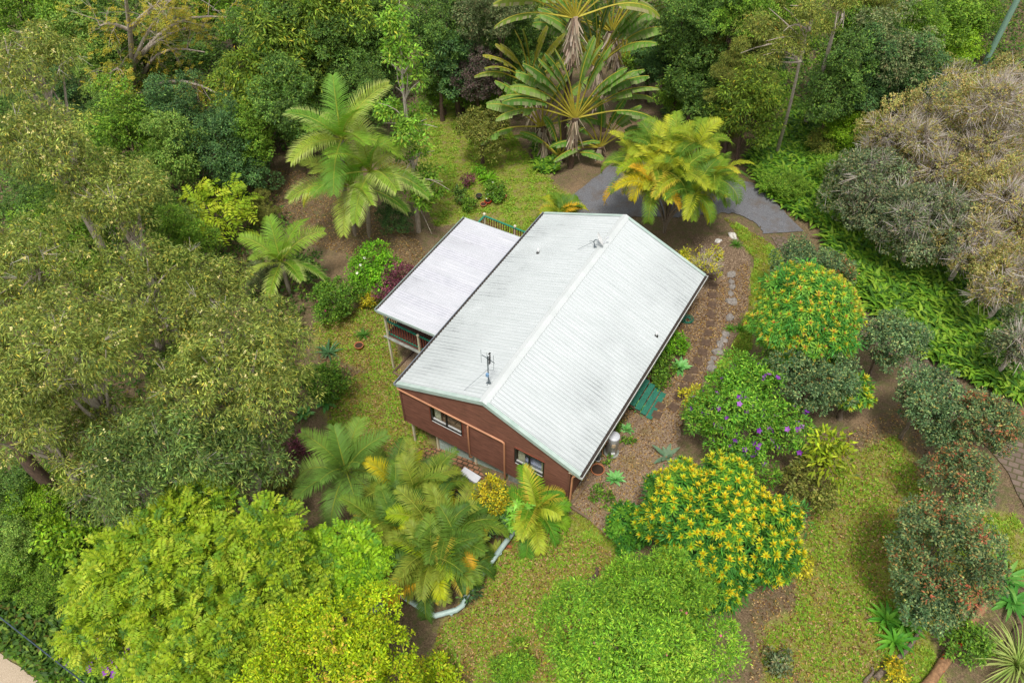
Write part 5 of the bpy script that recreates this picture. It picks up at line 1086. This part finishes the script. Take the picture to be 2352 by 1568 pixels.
# ---- forest behind and at the sides
FOR = [  # u, v, r, height of crown middle, kind, label
 (300, 330, 90, 4.5, 'mid', 'mid green bushy tree at the foot of the sparse bare limbed tree'), (220, 130, 80, 7, 'pale', 'pale green tree right of the topmost blossoming gum'), (300, 60, 80, 9, 'dark', 'dark tree behind the sparse tree at the top left'),
 (170, 20, 90, 10, 'mid', 'mid green tree at the top edge near the left corner'), (40, 20, 70, 11, 'mid', 'green tree in the very top left corner'), (250, 190, 60, 6, 'pale', 'small pale green tree by the bare trunk of the sparse tree'),
 (420, 290, 80, 4.5, 'blue', 'dark blue green tree under the bare limbs'), (400, 380, 75, 4, 'pale', 'pale green understorey tree left of the yellow compound leaved shrub'), (500, 340, 75, 4, 'blue', 'dark bluish tree with a bright vine left of the king palms'),
 (360, 480, 70, 4.5, 'pale', 'pale green lobed tree right of the yellowish gum'), (580, 310, 60, 4.2, 'mid', 'bright topped tree above the bare litter patch'), (560, 400, 60, 2.5, 'blue', 'low dark bluish tree at the edge of the litter patch'),
 (620, 180, 90, 7, 'mango', 'yellowish dense tree right of the sparse bare limbed tree'), (720, 80, 105, 8.5, 'mango', 'large yellow green tree at the top centre left'), (790, 30, 90, 10, 'mango', 'olive yellow tree at the top edge left of the slim bright tree'),
 (680, 270, 80, 4.5, 'dark', 'dark green tree behind the left fronds of the king palms'), (800, 160, 80, 6.5, 'dark', 'dark leafy tree above the king palms'), (620, 60, 80, 10, 'dark', 'dark tree at the top edge between the sparse and yellow trees'), (520, 30, 80, 5, 'mid', 'green tree at the top edge behind the bare limbs'),
 (850, 240, 60, 4, 'dark', 'dark low tree right of the king palm tops'), (400, 130, 90, 3.5, 'dark', 'dark mass tree behind the limbs of the sparse tree'), (430, 30, 80, 5, 'olive', 'thin yellow olive tree at the top edge behind the bare limbs'),
 (870, 60, 55, 8, 'dark', 'dark narrow tree left of the slim tree top'), (1000, 60, 60, 9, 'dark', 'dark tree at the top right of the slim bright tree'), (1030, 100, 45, 6, 'mid', 'bright little tree right of the thin bare trunk'), (1085, 60, 75, 8.5, 'grey', 'grey green drooping tree at the top centre'),
 (1100, 165, 60, 4, 'purple', 'purple grey shrub tree left of the travellers palms'), (1060, 185, 45, 2.5, 'blue', 'dark bluish bush at the back edge of the lawn'), (1170, 90, 70, 7, 'dark', 'dark tree directly left of the travellers palm tops'), (1150, 15, 60, 11, 'grey', 'grey tree at the top edge left of the travellers palms'),
 (1010, 215, 40, 1.5, 'mid', 'low green bush at the back left of the lawn'), (1120, 215, 50, 1.2, 'mid', 'fern green bush along the back of the lawn'), (1180, 225, 40, 1.2, 'lime', 'bright low bush left of the travellers palm stems'),
 (1580, 70, 80, 8, 'dark', 'dark fine tree right of the travellers palm fronds'), (1600, 180, 75, 5.5, 'dark', 'dark green tree above the golden palm clump'), (1640, 20, 70, 11, 'dark', 'dark tree at the top edge right of the travellers palms'), (1560, 220, 45, 2, 'mid', 'shadowed bush at the end of the brown track'),
 (1720, 90, 80, 8, 'fine', 'fine yellow green tree left of the slender gums'), (1700, 200, 60, 5, 'fine', 'light olive tree low left of the slender gums'), (1690, 25, 70, 11, 'mid', 'green tree at the top edge left of the slender gums'), (1760, 210, 55, 3, 'mid', 'bright green bush between the slender gum trunks'),
 (1800, 20, 70, 9, 'mid', 'mid green tree at the top edge behind the slender gums'), (1970, 80, 65, 6, 'dark', 'dark tree right of the taller slender gum'), (2030, 160, 90, 4.5, 'grey', 'broad grey green large leaved tree right of the slender gums'), (1960, 215, 55, 3, 'grey', 'grey green lower tree by the base of the slender gums'),
 (2000, 30, 70, 8, 'fine', 'olive tree at the top edge right of the slender gums'), (2090, 70, 60, 5, 'mid', 'green bush left of the bright vine slope'), (2180, 110, 70, 1.5, 'lime', 'bright green vine mound left of the utility pole'), (2130, 30, 80, 4, 'mid', 'vine covered tree at the top edge left of the pole'), (2220, 40, 60, 2.5, 'mid', 'green thicket beside the utility pole'), (2120, 130, 50, 1.5, 'lime', 'lime vine mound beside the grey green broad tree'),
 (1660, 300, 34, 1.2, 'olive', 'yellow grey low bush behind the golden palm clump'), (1880, 330, 30, .8, 'fine', 'olive bush in the fern bank'), (1960, 300, 60, 1.4, 'lime', 'lime green mound between fern bank and brown bushes'), (1930, 390, 45, 1.2, 'mid', 'light green bush at the middle of the fern bank'), (1810, 420, 45, .9, 'mid', 'grassy green bush at the edge of the drive'),
 (90, 1150, 60, 3, 'lime', 'lime green understorey bush below the thick dark trunk'), (60, 1230, 60, 2.5, 'pale', 'pale green bush at the lower left edge'), (150, 1240, 50, 2.5, 'lime', 'lime bush right of the thick dark trunk'), (20, 1120, 60, 4, 'dark', 'dark bush at the left edge below the trunk'), (40, 1310, 55, 1.5, 'mid', 'green bush on the verge at the lower left'), (120, 1330, 55, 1.4, 'mid', 'second green bush on the verge by the lime tree'),
 (180, 560, 90, 7, 'mid', 'green understorey tree between the left gums'), (430, 560, 60, 3.5, 'mid', 'mid green tree above the plume flowered shrub'), (440, 830, 70, 5, 'mid', 'green tree showing through the left gums'), (90, 480, 80, 8, 'dark', 'dark tree filling between the gums at the left edge'), (600, 480, 40, 1.2, 'olive', 'twiggy olive bush by the litter patch'), (610, 640, 40, 1.2, 'grey', 'grey twiggy bush between the blossoming gum and young palm'),
]
for k, (u, v, r, hc, sp, l) in enumerate(FOR): tree('forest_tree' if hc >= 2.5 else 'shrub', 'tree' if hc >= 2.5 else 'shrub', l, u, v, r*1.3, hc*.8 if hc > 5 else hc, sp, 1.5 if hc > 3 else .95, 200+k, bark='dark_bark', group='forest trees round the clearing' if hc >= 2.5 else None)
for k, (u, v, r, hc, sp, tw, l) in enumerate([(2215, 330, 165, 5.0, 'brown', 1300, 'large brown grey tree bristling with pale bare twigs at the right'), (2075, 320, 110, 4, 'brown', 700, 'brownish tree left part of the twiggy mass beside the lime mound'), (2320, 470, 120, 4.4, 'brown', 900, 'brown twiggy tree at the right edge under the bristling one'),
    (1990, 445, 105, 3.4, 'bluegrey', 120, 'blue grey rounded tree at the left of the twiggy mass'), (2110, 520, 115, 3.8, 'bluegrey', 220, 'grey dark tree below the twiggy mass over the ferns'), (2150, 205, 85, 3.2, 'olive', 120, 'pale green top tree below the utility pole'), (2330, 640, 100, 4, 'brown', 260, 'brown olive tree hanging over the fern bank at the right edge'), (2335, 780, 70, 3.2, 'bluegrey', 120, 'grey green tree at the right edge above the red flushed tree'), (2300, 220, 90, 4, 'brown', 500, 'brown tree at the upper right below the pole'), (2230, 560, 90, 3.6, 'brown', 300, 'brown olive tree between the grey dark one and the right edge')]):
    tree('twiggy_tree', 'tree', l, u, v, r, hc*.8, sp, 1.0, 300+k, hero=True, twig=tw, tl=.8, bark='dead', group='brown twiggy trees at the right', nt=22, r0=.14)
FILL = [(20, 250), (150, 240), (610, 240), (650, 120), (700, 200), (740, 150), (770, 90), (840, 110), (860, 170), (880, 10), (1010, 150), (1050, 140), (1130, 130), (1060, 20), (1200, 30), (1220, 130), (1500, 150), (1540, 120), (1570, 20), (1650, 130), (1640, 230), (1740, 150), (1920, 120), (1930, 200), (2050, 30), (2060, 100), (2080, 200), (600, 20), (130, 90), (560, 230), (250, 300), (1990, 180), (2200, 10), (1700, 60), (1720, 255)]
for k, (u, v) in enumerate(FILL): tree('forest_tree', 'tree', 'dark green forest tree among many alike in the shaded wood behind the clearing', u, v, 74+15*(k % 3), 2.9+.5*(k % 4), ['dark', 'blue', 'mid', 'dark', 'mango'][k % 5], 1.5, 700+k, bark='dark_bark', group='shaded trees deep in the wood')
# ---- palms
KP = pal('#7aa238', '#8cae42', '#689438', '#a0b454'); TIP = np.array(lin('#b8c070'))
def hgt(b0, v):
    lo, hi = 0., 18.
    for _ in range(40):
        m_ = (lo+hi)/2
        if proj(b0+np.array([0, 0, m_]))[1] > v: lo = m_
        else: hi = m_
    return lo
for k, (bu, bv, tu, tv, nf, l) in enumerate([(818, 553, 808, 430, 13, 'front king palm of the cluster, broad bright fronds over the shrubs'), (850, 560, 850, 395, 12, 'right king palm of the cluster, frond reaching to the lawn'), (805, 545, 785, 320, 13, 'tallest king palm of the cluster, grey green upright fronds')]):
    b0 = at(bu, bv); h_ = hgt(b0, tv); p_ = b0+np.array([0, 0, h_]); off = _rt*(tu-proj(p_)[0])*mpp(p_)
    palm('king_palm', l, b0, h_, nf, 3.9, 60+k, KP, .98, (1.35, -.1), 1.2, .13, (off[0], off[1]), .04, 56, .042, 'king palms left of the house', .8, TIP)
b0 = at(668, 680); h_ = hgt(b0, 610); palm('king_palm', 'young leaning palm with drooping fronds beside the blossoming gum', b0, h_, 11, 3.1, 70, KP, .75, (1.4, .0), 1.3, .12, (-.2, .2), .0, 50, .04, None, .6, TIP)
CANE = pal('#8ea030', '#a2ac34', '#76942e', '#b2b83c', '#668830', '#587c2c'); CT = np.array(lin('#d0b040'))
def cane(label, u, v, nst, spread, h, L, seed, cols, name='cane_palm', nf=9, ll=.58, group=None, old=.12, nl=32):
    """one clumping palm: many stems from one root"""
    rng = np.random.default_rng(seed); b0 = at(u, v); t_ = thing(name, b0, label, 'palm', group); Mb = MB()
    for s_ in range(nst):
        a = s_*2.399; r = spread*math.sqrt((s_+.3)/nst); hh = h*rng.uniform(.65, 1.05)*(1-.25*(r/spread)); top = np.array([cos(a)*r, sin(a)*r, hh]); Mb.tube([top*np.array([s, s, 1])*s if s > 0 else np.array([0, 0, -.1]) for s in np.linspace(0, 1, 6)], .055, 6)
        for k in range(nf):
            f = k/(nf-1); az = a+k*2.399+rng.normal(0, .2); Q, Cc = frond(rng, L*rng.uniform(.8, 1.1), nl, ll, 1.35-1.2*f+rng.normal(0, .1), 1.5+.5*f, az, GOLD if rng.random() < old*(.3+1.4*f) else cols, rng.normal(0, .3), .046, .4, CT if rng.random() < .12 else None, .4); soup('frond', Q+top, Cc, t_)
    Mb.build('stems', M['palm_bark'], t_); return t_
cane('tall golden green cane palm clump beyond the house roof', 1525, 535, 19, 2.6, 6.3, 2.2, 71, CANE, nf=10, old=.05)
cane('golden cane palm peeping over the far left corner of the roof', 1290, 520, 3, .5, 1.2, 1.7, 73, CANE, nf=8, old=.05)
DP = pal('#5e7e30', '#728e36', '#4c6e2c', '#84943c'); GP = 'palms in the bed before the house'
palm('cane_palm', 'feathery grey green palm at the left of the front palm bed', at(815, 1150), 2.6, 14, 2.7, 75, pal('#7c9c48', '#8cac58', '#6a8e44'), .8, (1.3, .0), 1.3, .1, (0, 0), 0, 46, .045, GP)
cane('green cane palm clump beside the air conditioner', 955, 1185, 5, .9, 2.6, 2.2, 76, DP, nf=9, group=GP)
cane('dark drooping cane palm clump at the left of the palm bed', 915, 1275, 5, .8, 2.4, 2.2, 77, DP, nf=9, group=GP)
cane('palm clump with orange old fronds before the hose', 1030, 1270, 5, .8, 2.5, 2.1, 78, DP, nf=9, group=GP, old=.28)
cane('front palm with a drooping orange frond over the grey pipe', 995, 1335, 4, .5, 2.1, 2.2, 79, DP, nf=9, group=GP, old=.2)
cane('dark green feather palm under the front wall window', 1226, 1195, 3, .35, 1.1, 1.9, 80, pal('#6a9a2c', '#84ac34', '#568a2c', '#a4b43c'), nf=9, group=GP, old=.06)
cane('low green cane palm at the left corner of the front palm bed by the tank', 930, 1225, 4, .7, 2.2, 2.1, 85, DP, nf=9, group=GP)
cane('drooping palm by the pipe bend at the right of the palm bed', 1055, 1300, 3, .4, 1.9, 2.0, 86, DP, nf=9, group=GP, old=.22)
# ---- travellers palms
TP = pal('#5c843a', '#6c9444', '#4c7234', '#7c9e50'); 
hd = -HEAD                                                     # fans spread across the view direction of the slope
def trav(label, bu, bv, hu, hv, n, size, faz, seed, cols, **kw):
    b0 = at(bu, bv); h_ = hgt(b0, hv); p_ = b0+np.array([0, 0, h_]); off = _rt*(hu-proj(p_)[0])*mpp(p_); travellers(label, b0, h_, n, size, faz, seed, cols, top=(off[0], off[1]), **kw)
OL = pal('#7c8e3c', '#6c8438', '#94983f')
trav('front travellers palm with a wide open fan of yellow stalks', 1310, 385, 1322, 270, 19, 4.9, hd+.05, 91, TP, spread=1.5, dead=8)
trav('tall travellers palm with ragged brown edged leaves at the top left of the clump', 1290, 350, 1321, 40, 15, 4.8, hd+.25, 92, OL, spread=1.6, edge=.6, dead=22)
trav('central travellers palm with an upright fan behind the front one', 1385, 300, 1369, 150, 15, 4.9, hd-.2, 93, TP, spread=1.0, dead=16)
trav('right hand travellers palm with long leaves arching to the right', 1468, 225, 1432, 150, 15, 5.2, hd-.1, 94, TP, spread=1.5, dead=22)
trav('back travellers palm reaching the top right of the clump', 1425, 235, 1405, 70, 15, 5.2, hd+.15, 95, pal('#6c8c3c', '#7c984a'), spread=1.5, edge=.5, dead=16)
trav('low travellers palm with leaves arching to the left over the lawn', 1265, 362, 1245, 290, 9, 4.2, hd+.2, 96, TP, spread=1.6, dead=8)
trav('travellers palm at the left of the clump with a dry hanging skirt', 1240, 330, 1218, 190, 11, 3.8, hd+.3, 98, OL, spread=1.3, dead=24)
travellers('low leafy travellers palm sucker at the right foot of the clump', at(1375, 360), .8, 9, 3.4, hd+.4, 97, pal('#5c8c38', '#6c9840'), 1.5, dead=3)
travellers('low dark travellers palm sucker at the left foot of the front trunk', at(1285, 375), .6, 7, 3.0, hd-.3, 99, pal('#5c8c38', '#6c9840'), 1.3, dead=2)
# ---- strap leaved and rosette plants
AG = pal('#84c47c', '#94d090', '#6cb068')
for k, (u, v, L, l) in enumerate([(1562, 846, .5, 'pale green agave rosette beside the stepping stones'), (1467, 940, .45, 'agave rosette at the lower corner of the teal steps'), (1440, 988, .34, 'small agave rosette above the dark tuft by the gravel'), (1413, 1102, .42, 'round agave rosette standing in the gravel near the house corner'), (750, 925, .6, 'big pale agave rosette left of the house lawn'), (700, 952, .5, 'second agave rosette, in the shade of the gum')]):
    strap_plant('agave', 'agave', l, u, v, 26, L*1.2, L*.34, AG, 400+k, (1.3, .15), .5, 'agaves in the garden', vary=.1)
strap_plant('cycad', 'cycad', 'spiky blue green cycad at the lawn edge', 755, 812, 26, .9, .1, pal('#4a7454', '#5c8460'), 410, (1.1, .15), .7)
strap_plant('strap_lily', 'lily', 'dark strap leaved lily clump near the terracotta pot', 835, 772, 30, .6, .06, pal('#4c7c34', '#5c8c3c'), 411)
strap_plant('strap_lily', 'lily', 'bright green strap lilies beside the pot group', 1122, 415, 60, .9, .07, pal('#7cb428', '#8cc034', '#68a028'), 412)
strap_plant('grass_tuft', 'grass tuft', 'dark green round grass tuft before the white stone', 1690, 565, 60, .5, .03, pal('#4c7c2c', '#5c8c34'), 413)
for k, (u, v, l) in enumerate([(1676, 757, 'small grass tuft at the left on the mulch beside the rocks'), (1698, 757, 'dark little grass tuft next to the red brown edging')]): strap_plant('grass_tuft', 'grass tuft', l, u, v, 40, .4, .03, pal('#4c8c2c', '#64a034'), 414+k)
strap_plant('pampas_grass', 'grass', 'tall pale green pampas like grass in the bottom right corner', 2330, 1530, 130, 1.9, .045, pal('#9cb068', '#88a458', '#b0bc7c'), 417, (1.4, .5), 1.5)
strap_plant('ginger_plant', 'plant', 'glossy ginger plant with broad leaves at the right edge', 2300, 1335, 30, 1.3, .16, pal('#4c8c3c', '#64a04c', '#78a858'), 418, (1.2, .2), 1.1)
strap_plant('ginger_plant', 'plant', 'broad glossy leaves below the ginger plant at the right edge', 2320, 1385, 22, 1.0, .15, pal('#4c8c3c', '#64a04c'), 419, (1.1, .2), 1.1)
for k, (u, v, l) in enumerate([(2035, 1425, 'left bird nest fern under the largest dark tree'), (2080, 1440, 'right bird nest fern under the largest dark tree'), (2055, 1475, 'lower bird nest fern by the curved branch')]): strap_plant('nest_fern', 'fern', l, u, v, 22, .85, .14, pal('#5c9c34', '#70ac3c', '#4c8c30'), 420+k, (1.2, .25), 1.1)
strap_plant('fan_plant', 'plant', 'dense green fan leaved plant beside the white plumed shrub', 515, 612, 70, 1.0, .13, pal('#5c8c4c', '#4c7c44', '#70985c'), 424, (1.4, .1), 1.0)
strap_plant('shell_ginger', 'plant', 'striped leaf plant in the shade beside the grey pipe', 1140, 1270, 16, .7, .16, pal('#8ca044', '#a4ac54'), 425, (1.2, .3), 1.0)
strap_plant('strelitzia', 'plant', 'grey leaved bird of paradise beside the gravel path', 1530, 1050, 9, .8, .2, pal('#6c8c7c', '#7c9888'), 426, (.9, .2), .4)
rng = np.random.default_rng(77); p = at(430, 600, 1.0); t_ = thing('plumed_shrub', p, 'shrub with white feathery plumes left of the fan leaved plant', 'shrub'); Q, Cc, c, cr, pts = crown(SP['shrub'], rng, 1.3, 1.3, .9); soup('crown', Q+np.array([0, 0, .9]), Cc, t_)
Q = twigs(pts[0], pts[1], rng, 200, .6, .022, .8); soup('plumes', Q+np.array([0, 0, 1.0]), jitter(np.repeat(pal('#e6dce0'), len(Q), 0), rng, .08), t_)
# schefflera
rng = np.random.default_rng(88); b0 = at(1190, 1215); t_ = thing('umbrella_plant', b0, 'light green umbrella leaved schefflera before the front window', 'shrub'); P = []; mb = MB()
for k in range(16):
    a = k*2.4; r = .75*math.sqrt((k+.3)/16); q = np.array([cos(a)*r, sin(a)*r, 1.9-.9*r+rng.uniform(-.2, .2)]); P.append(q); mb.tube([(0, 0, 0), q*np.array([.4, .4, .6]), q], .02, 5)
P = np.array(P); Qs = []; Cs = []; SC = pal('#8cc850', '#78b844', '#9cd468')
for k in range(9):
    a = k*2*pi/9; d = np.stack([np.cos(a+P[:, 0]*9), np.sin(a+P[:, 0]*9), -.25+0*P[:, 0]], 1); Qs.append(leaf_quads(P, d, np.tile([0, 0, 1.0], (16, 1)), .34*np.ones(16), .11*np.ones(16), .1)); Cs.append(SC[rng.integers(0, 3, 16)])
soup('leaves', np.concatenate(Qs), jitter(np.concatenate(Cs), rng, .1), t_); mb.build('stems', M['bark'], t_)
# ---- ground cover nobody could count
def scatter(polys, n, rng, margin=0.0):
    out = []
    for poly in polys:
        a = np.array([q[:2] for q in poly]); lo, hi = a.min(0), a.max(0); xy = lo+(hi-lo)*rng.random((n*2, 2)); k = in_poly(xy[:, 0], xy[:, 1], poly) > margin; out.append(xy[k][:n])
    return np.concatenate(out)
rng = np.random.default_rng(500)
def blades(name, xy, rng, L, W, nb, cols, w, up_=.7, lift=0.0):
    n = len(xy); P = np.stack([xy[:, 0], xy[:, 1], gz(xy[:, 0], xy[:, 1])+lift], 1); P = np.repeat(P, nb, 0); n = len(P); a = rng.uniform(0, 2*pi, n); D = np.stack([np.cos(a), np.sin(a), rng.uniform(.1, up_*2, n)], 1); Nn = np.stack([-np.cos(a)*.5, -np.sin(a)*.5, np.ones(n)], 1)
    o = soup(name, leaf_quads(P, D, Nn, L*rng.uniform(.6, 1.4, n), W*rng.uniform(.7, 1.3, n)), jitter(pick(cols, w, n, rng), rng, .15)); return tag(o, kind='stuff')
def patchy(xy, rng, s=1.0, thr=.0):
    f = np.sin(xy[:, 0]*1.7*s+1)*np.sin(xy[:, 1]*1.9*s+2)+.7*np.sin(xy[:, 0]*4.1*s+xy[:, 1]*2.3*s)+.6*np.sin(xy[:, 1]*5.3*s-xy[:, 0]*3.1*s); return xy[f+rng.normal(0, .5, len(xy)) > thr]
xy = patchy(scatter(LAWN, 12000, rng), rng, 1.0, .35); o = blades('lawn_weeds', xy, rng, .13, .06, 5, pal('#80a836', '#92b040', '#6c9430', '#a0ac4c'), [4, 3, 2, 2], .4); tag(o, 'low bright green weeds scattered over the lawns', 'weeds')
xy = scatter(LAWN, 9000, rng); o = blades('grass', xy, rng, .09, .02, 4, pal('#8c9a34', '#a4a244', '#6f8428', '#b0a058'), [4, 3, 2, 1], .9); tag(o, 'short dry grass of the lawns', 'grass')
al = [wpoly([(1300, 1160), (1560, 720), (1720, 600), (1720, 700), (1600, 900), (1520, 1110), (1400, 1240)]), wpoly([(560, 380), (760, 400), (960, 550), (1000, 640), (700, 560)]), wpoly([(1740, 1100), (2130, 900), (2100, 1568), (1720, 1568)]), wpoly([(1240, 1190), (1450, 1290), (1400, 1568), (980, 1568), (1010, 1440), (1160, 1250)]), wpoly([(720, 745), (880, 690), (930, 880), (1000, 1040), (870, 1100), (750, 930)])]
xy = scatter(al, 6500, rng); n = len(xy); P = np.stack([xy[:, 0], xy[:, 1], gz(xy[:, 0], xy[:, 1])+.075], 1); a = rng.uniform(0, 2*pi, n); D = np.stack([np.cos(a), np.sin(a), rng.normal(0, .15, n)], 1)
o = soup('fallen_leaves', leaf_quads(P, D, np.tile([0, 0, 1.0], (n, 1))+rng.normal(0, .3, (n, 3)), .1*rng.uniform(.5, 1.4, n), .05*np.ones(n)), jitter(pick(pal('#9a7c58', '#c0a480', '#7a5c40', '#b8964a', '#5c4430'), [4, 3, 3, 1, 2], n, rng), rng, .15)); tag(o, 'fallen brown leaves and bark chips on the ground', 'leaf litter', kind='stuff')
# fern banks
def fern(name, polys, n, L, cols, label, seed, ll=.1):
    rng = np.random.default_rng(seed); xy = scatter(polys, n, rng, .1); n = len(xy); P = np.stack([xy[:, 0], xy[:, 1], gz(xy[:, 0], xy[:, 1])], 1); nf = 5; P = np.repeat(P, nf, 0); n = len(P); a = rng.uniform(0, 2*pi, n); Ln = L*rng.uniform(.6, 1.2, n); base = pick(cols, [1]*len(cols), n, rng); h = np.stack([np.cos(a), np.sin(a), 0*a], 1); S_ = np.stack([-np.sin(a), np.cos(a), 0*a], 1); e0 = rng.uniform(.7, 1.3, n); Qs = []; Cs = []; o = P; sg = 4; ws = np.array([.5, 1, .95, .65, .05])*ll
    for q in range(sg):
        el = e0-1.3*((q+.5)/sg)**1.4; d = h*np.cos(el)[:, None]+np.array([0, 0, 1.0])*np.sin(el)[:, None]; e = o+d*(Ln/sg)[:, None]; Qs.append(np.stack([o-S_*ws[q], o+S_*ws[q], e+S_*ws[q+1], e-S_*ws[q+1]], 1)); Cs.append(base*(1+.04*q)); o = e
    ob = soup(name, np.concatenate(Qs), jitter(np.concatenate(Cs), rng, .08)); tag(ob, label, 'ferns', kind='stuff')
FC = pal('#64902e', '#78a034', '#4e7a2a', '#88a840', '#3e6426')
fern('fern_bank', [wpoly([(1895, 510), (2000, 480), (2260, 560), (2352, 800), (2352, 930), (2200, 860), (2090, 800), (2010, 720), (1910, 620)])], 3200, 1.0, FC, 'dense bank of sword ferns below the twiggy trees at the right', 601)
fern('fern_bank', [wpoly([(1710, 370), (1830, 250), (2010, 250), (1960, 420), (1910, 540), (1830, 500), (1750, 440)])], 2400, .8, FC, 'fern and grass bank between the drive and the slender gums', 602)
fern('fern_bank', [wpoly([(1530, 220), (1680, 240), (1670, 310), (1530, 290)]), wpoly([(985, 190), (1240, 190), (1230, 235), (1000, 232)])], 700, .8, FC, 'ferns along the dark edge of the forest at the back', 603)
fern('fern_bank', [wpoly([(1225, 330), (1290, 330), (1280, 400), (1230, 400)])], 200, .6, FC, 'ferns at the left foot of the travellers palms', 604)
# dark understorey below the forest
ud = [wpoly([(-60, 300), (330, 150), (580, 380), (700, 560), (700, 1000), (640, 1150), (150, 1250), (-100, 1100)]), wpoly([(-60, 0), (900, -60), (960, 230), (800, 300), (600, 380), (330, 260), (0, 420)]), wpoly([(900, -80), (1700, -80), (1650, 180), (1300, 160), (980, 200)]), wpoly([(1650, -80), (2420, -80), (2420, 330), (2000, 330), (1700, 240)]), wpoly([(-60, 1180), (330, 1200), (420, 1400), (260, 1568), (125, 1568), (-40, 1450)])]
xy = scatter(ud, 9000, rng); n = len(xy); P = np.stack([xy[:, 0], xy[:, 1], gz(xy[:, 0], xy[:, 1])+rng.uniform(.05, .9, n)**1.5], 1); P = np.repeat(P, 3, 0)+rng.normal(0, .12, (n*3, 3)); n = len(P); Nn = unit(rng.normal(0, .5, (n, 3))+np.array([0, 0, 1.0])); D = np.cross(Nn, rng.normal(size=(n, 3)))
o = soup('undergrowth', leaf_quads(P, D, Nn, .28*rng.uniform(.6, 1.4, n), .13*np.ones(n)), jitter(pick(pal('#4a6c2c', '#5c7c30', '#3c5c2c', '#78963a', '#6a6438'), [4, 3, 3, 2, 1], n, rng), rng, .15)); tag(o, 'leafy undergrowth on the forest floor', 'undergrowth', kind='stuff')
xy = scatter([LAWN[5], ud[4]], 7000, rng); n = len(xy); P = np.stack([xy[:, 0], xy[:, 1], gz(xy[:, 0], xy[:, 1])+rng.uniform(.02, .5, n)], 1); Nn = unit(rng.normal(0, .5, (n, 3))+np.array([0, 0, 1.0])); D = np.cross(Nn, rng.normal(size=(n, 3)))
o = soup('verge_vines', leaf_quads(P, D, Nn, .16*rng.uniform(.6, 1.4, n), .09*np.ones(n)), jitter(pick(pal('#5c8c24', '#70a030', '#4a7a24', '#8cac3c'), [4, 3, 3, 1], n, rng), rng, .15)); tag(o, 'green creeping vines on the verge by the road at the bottom left', 'vines', kind='stuff')
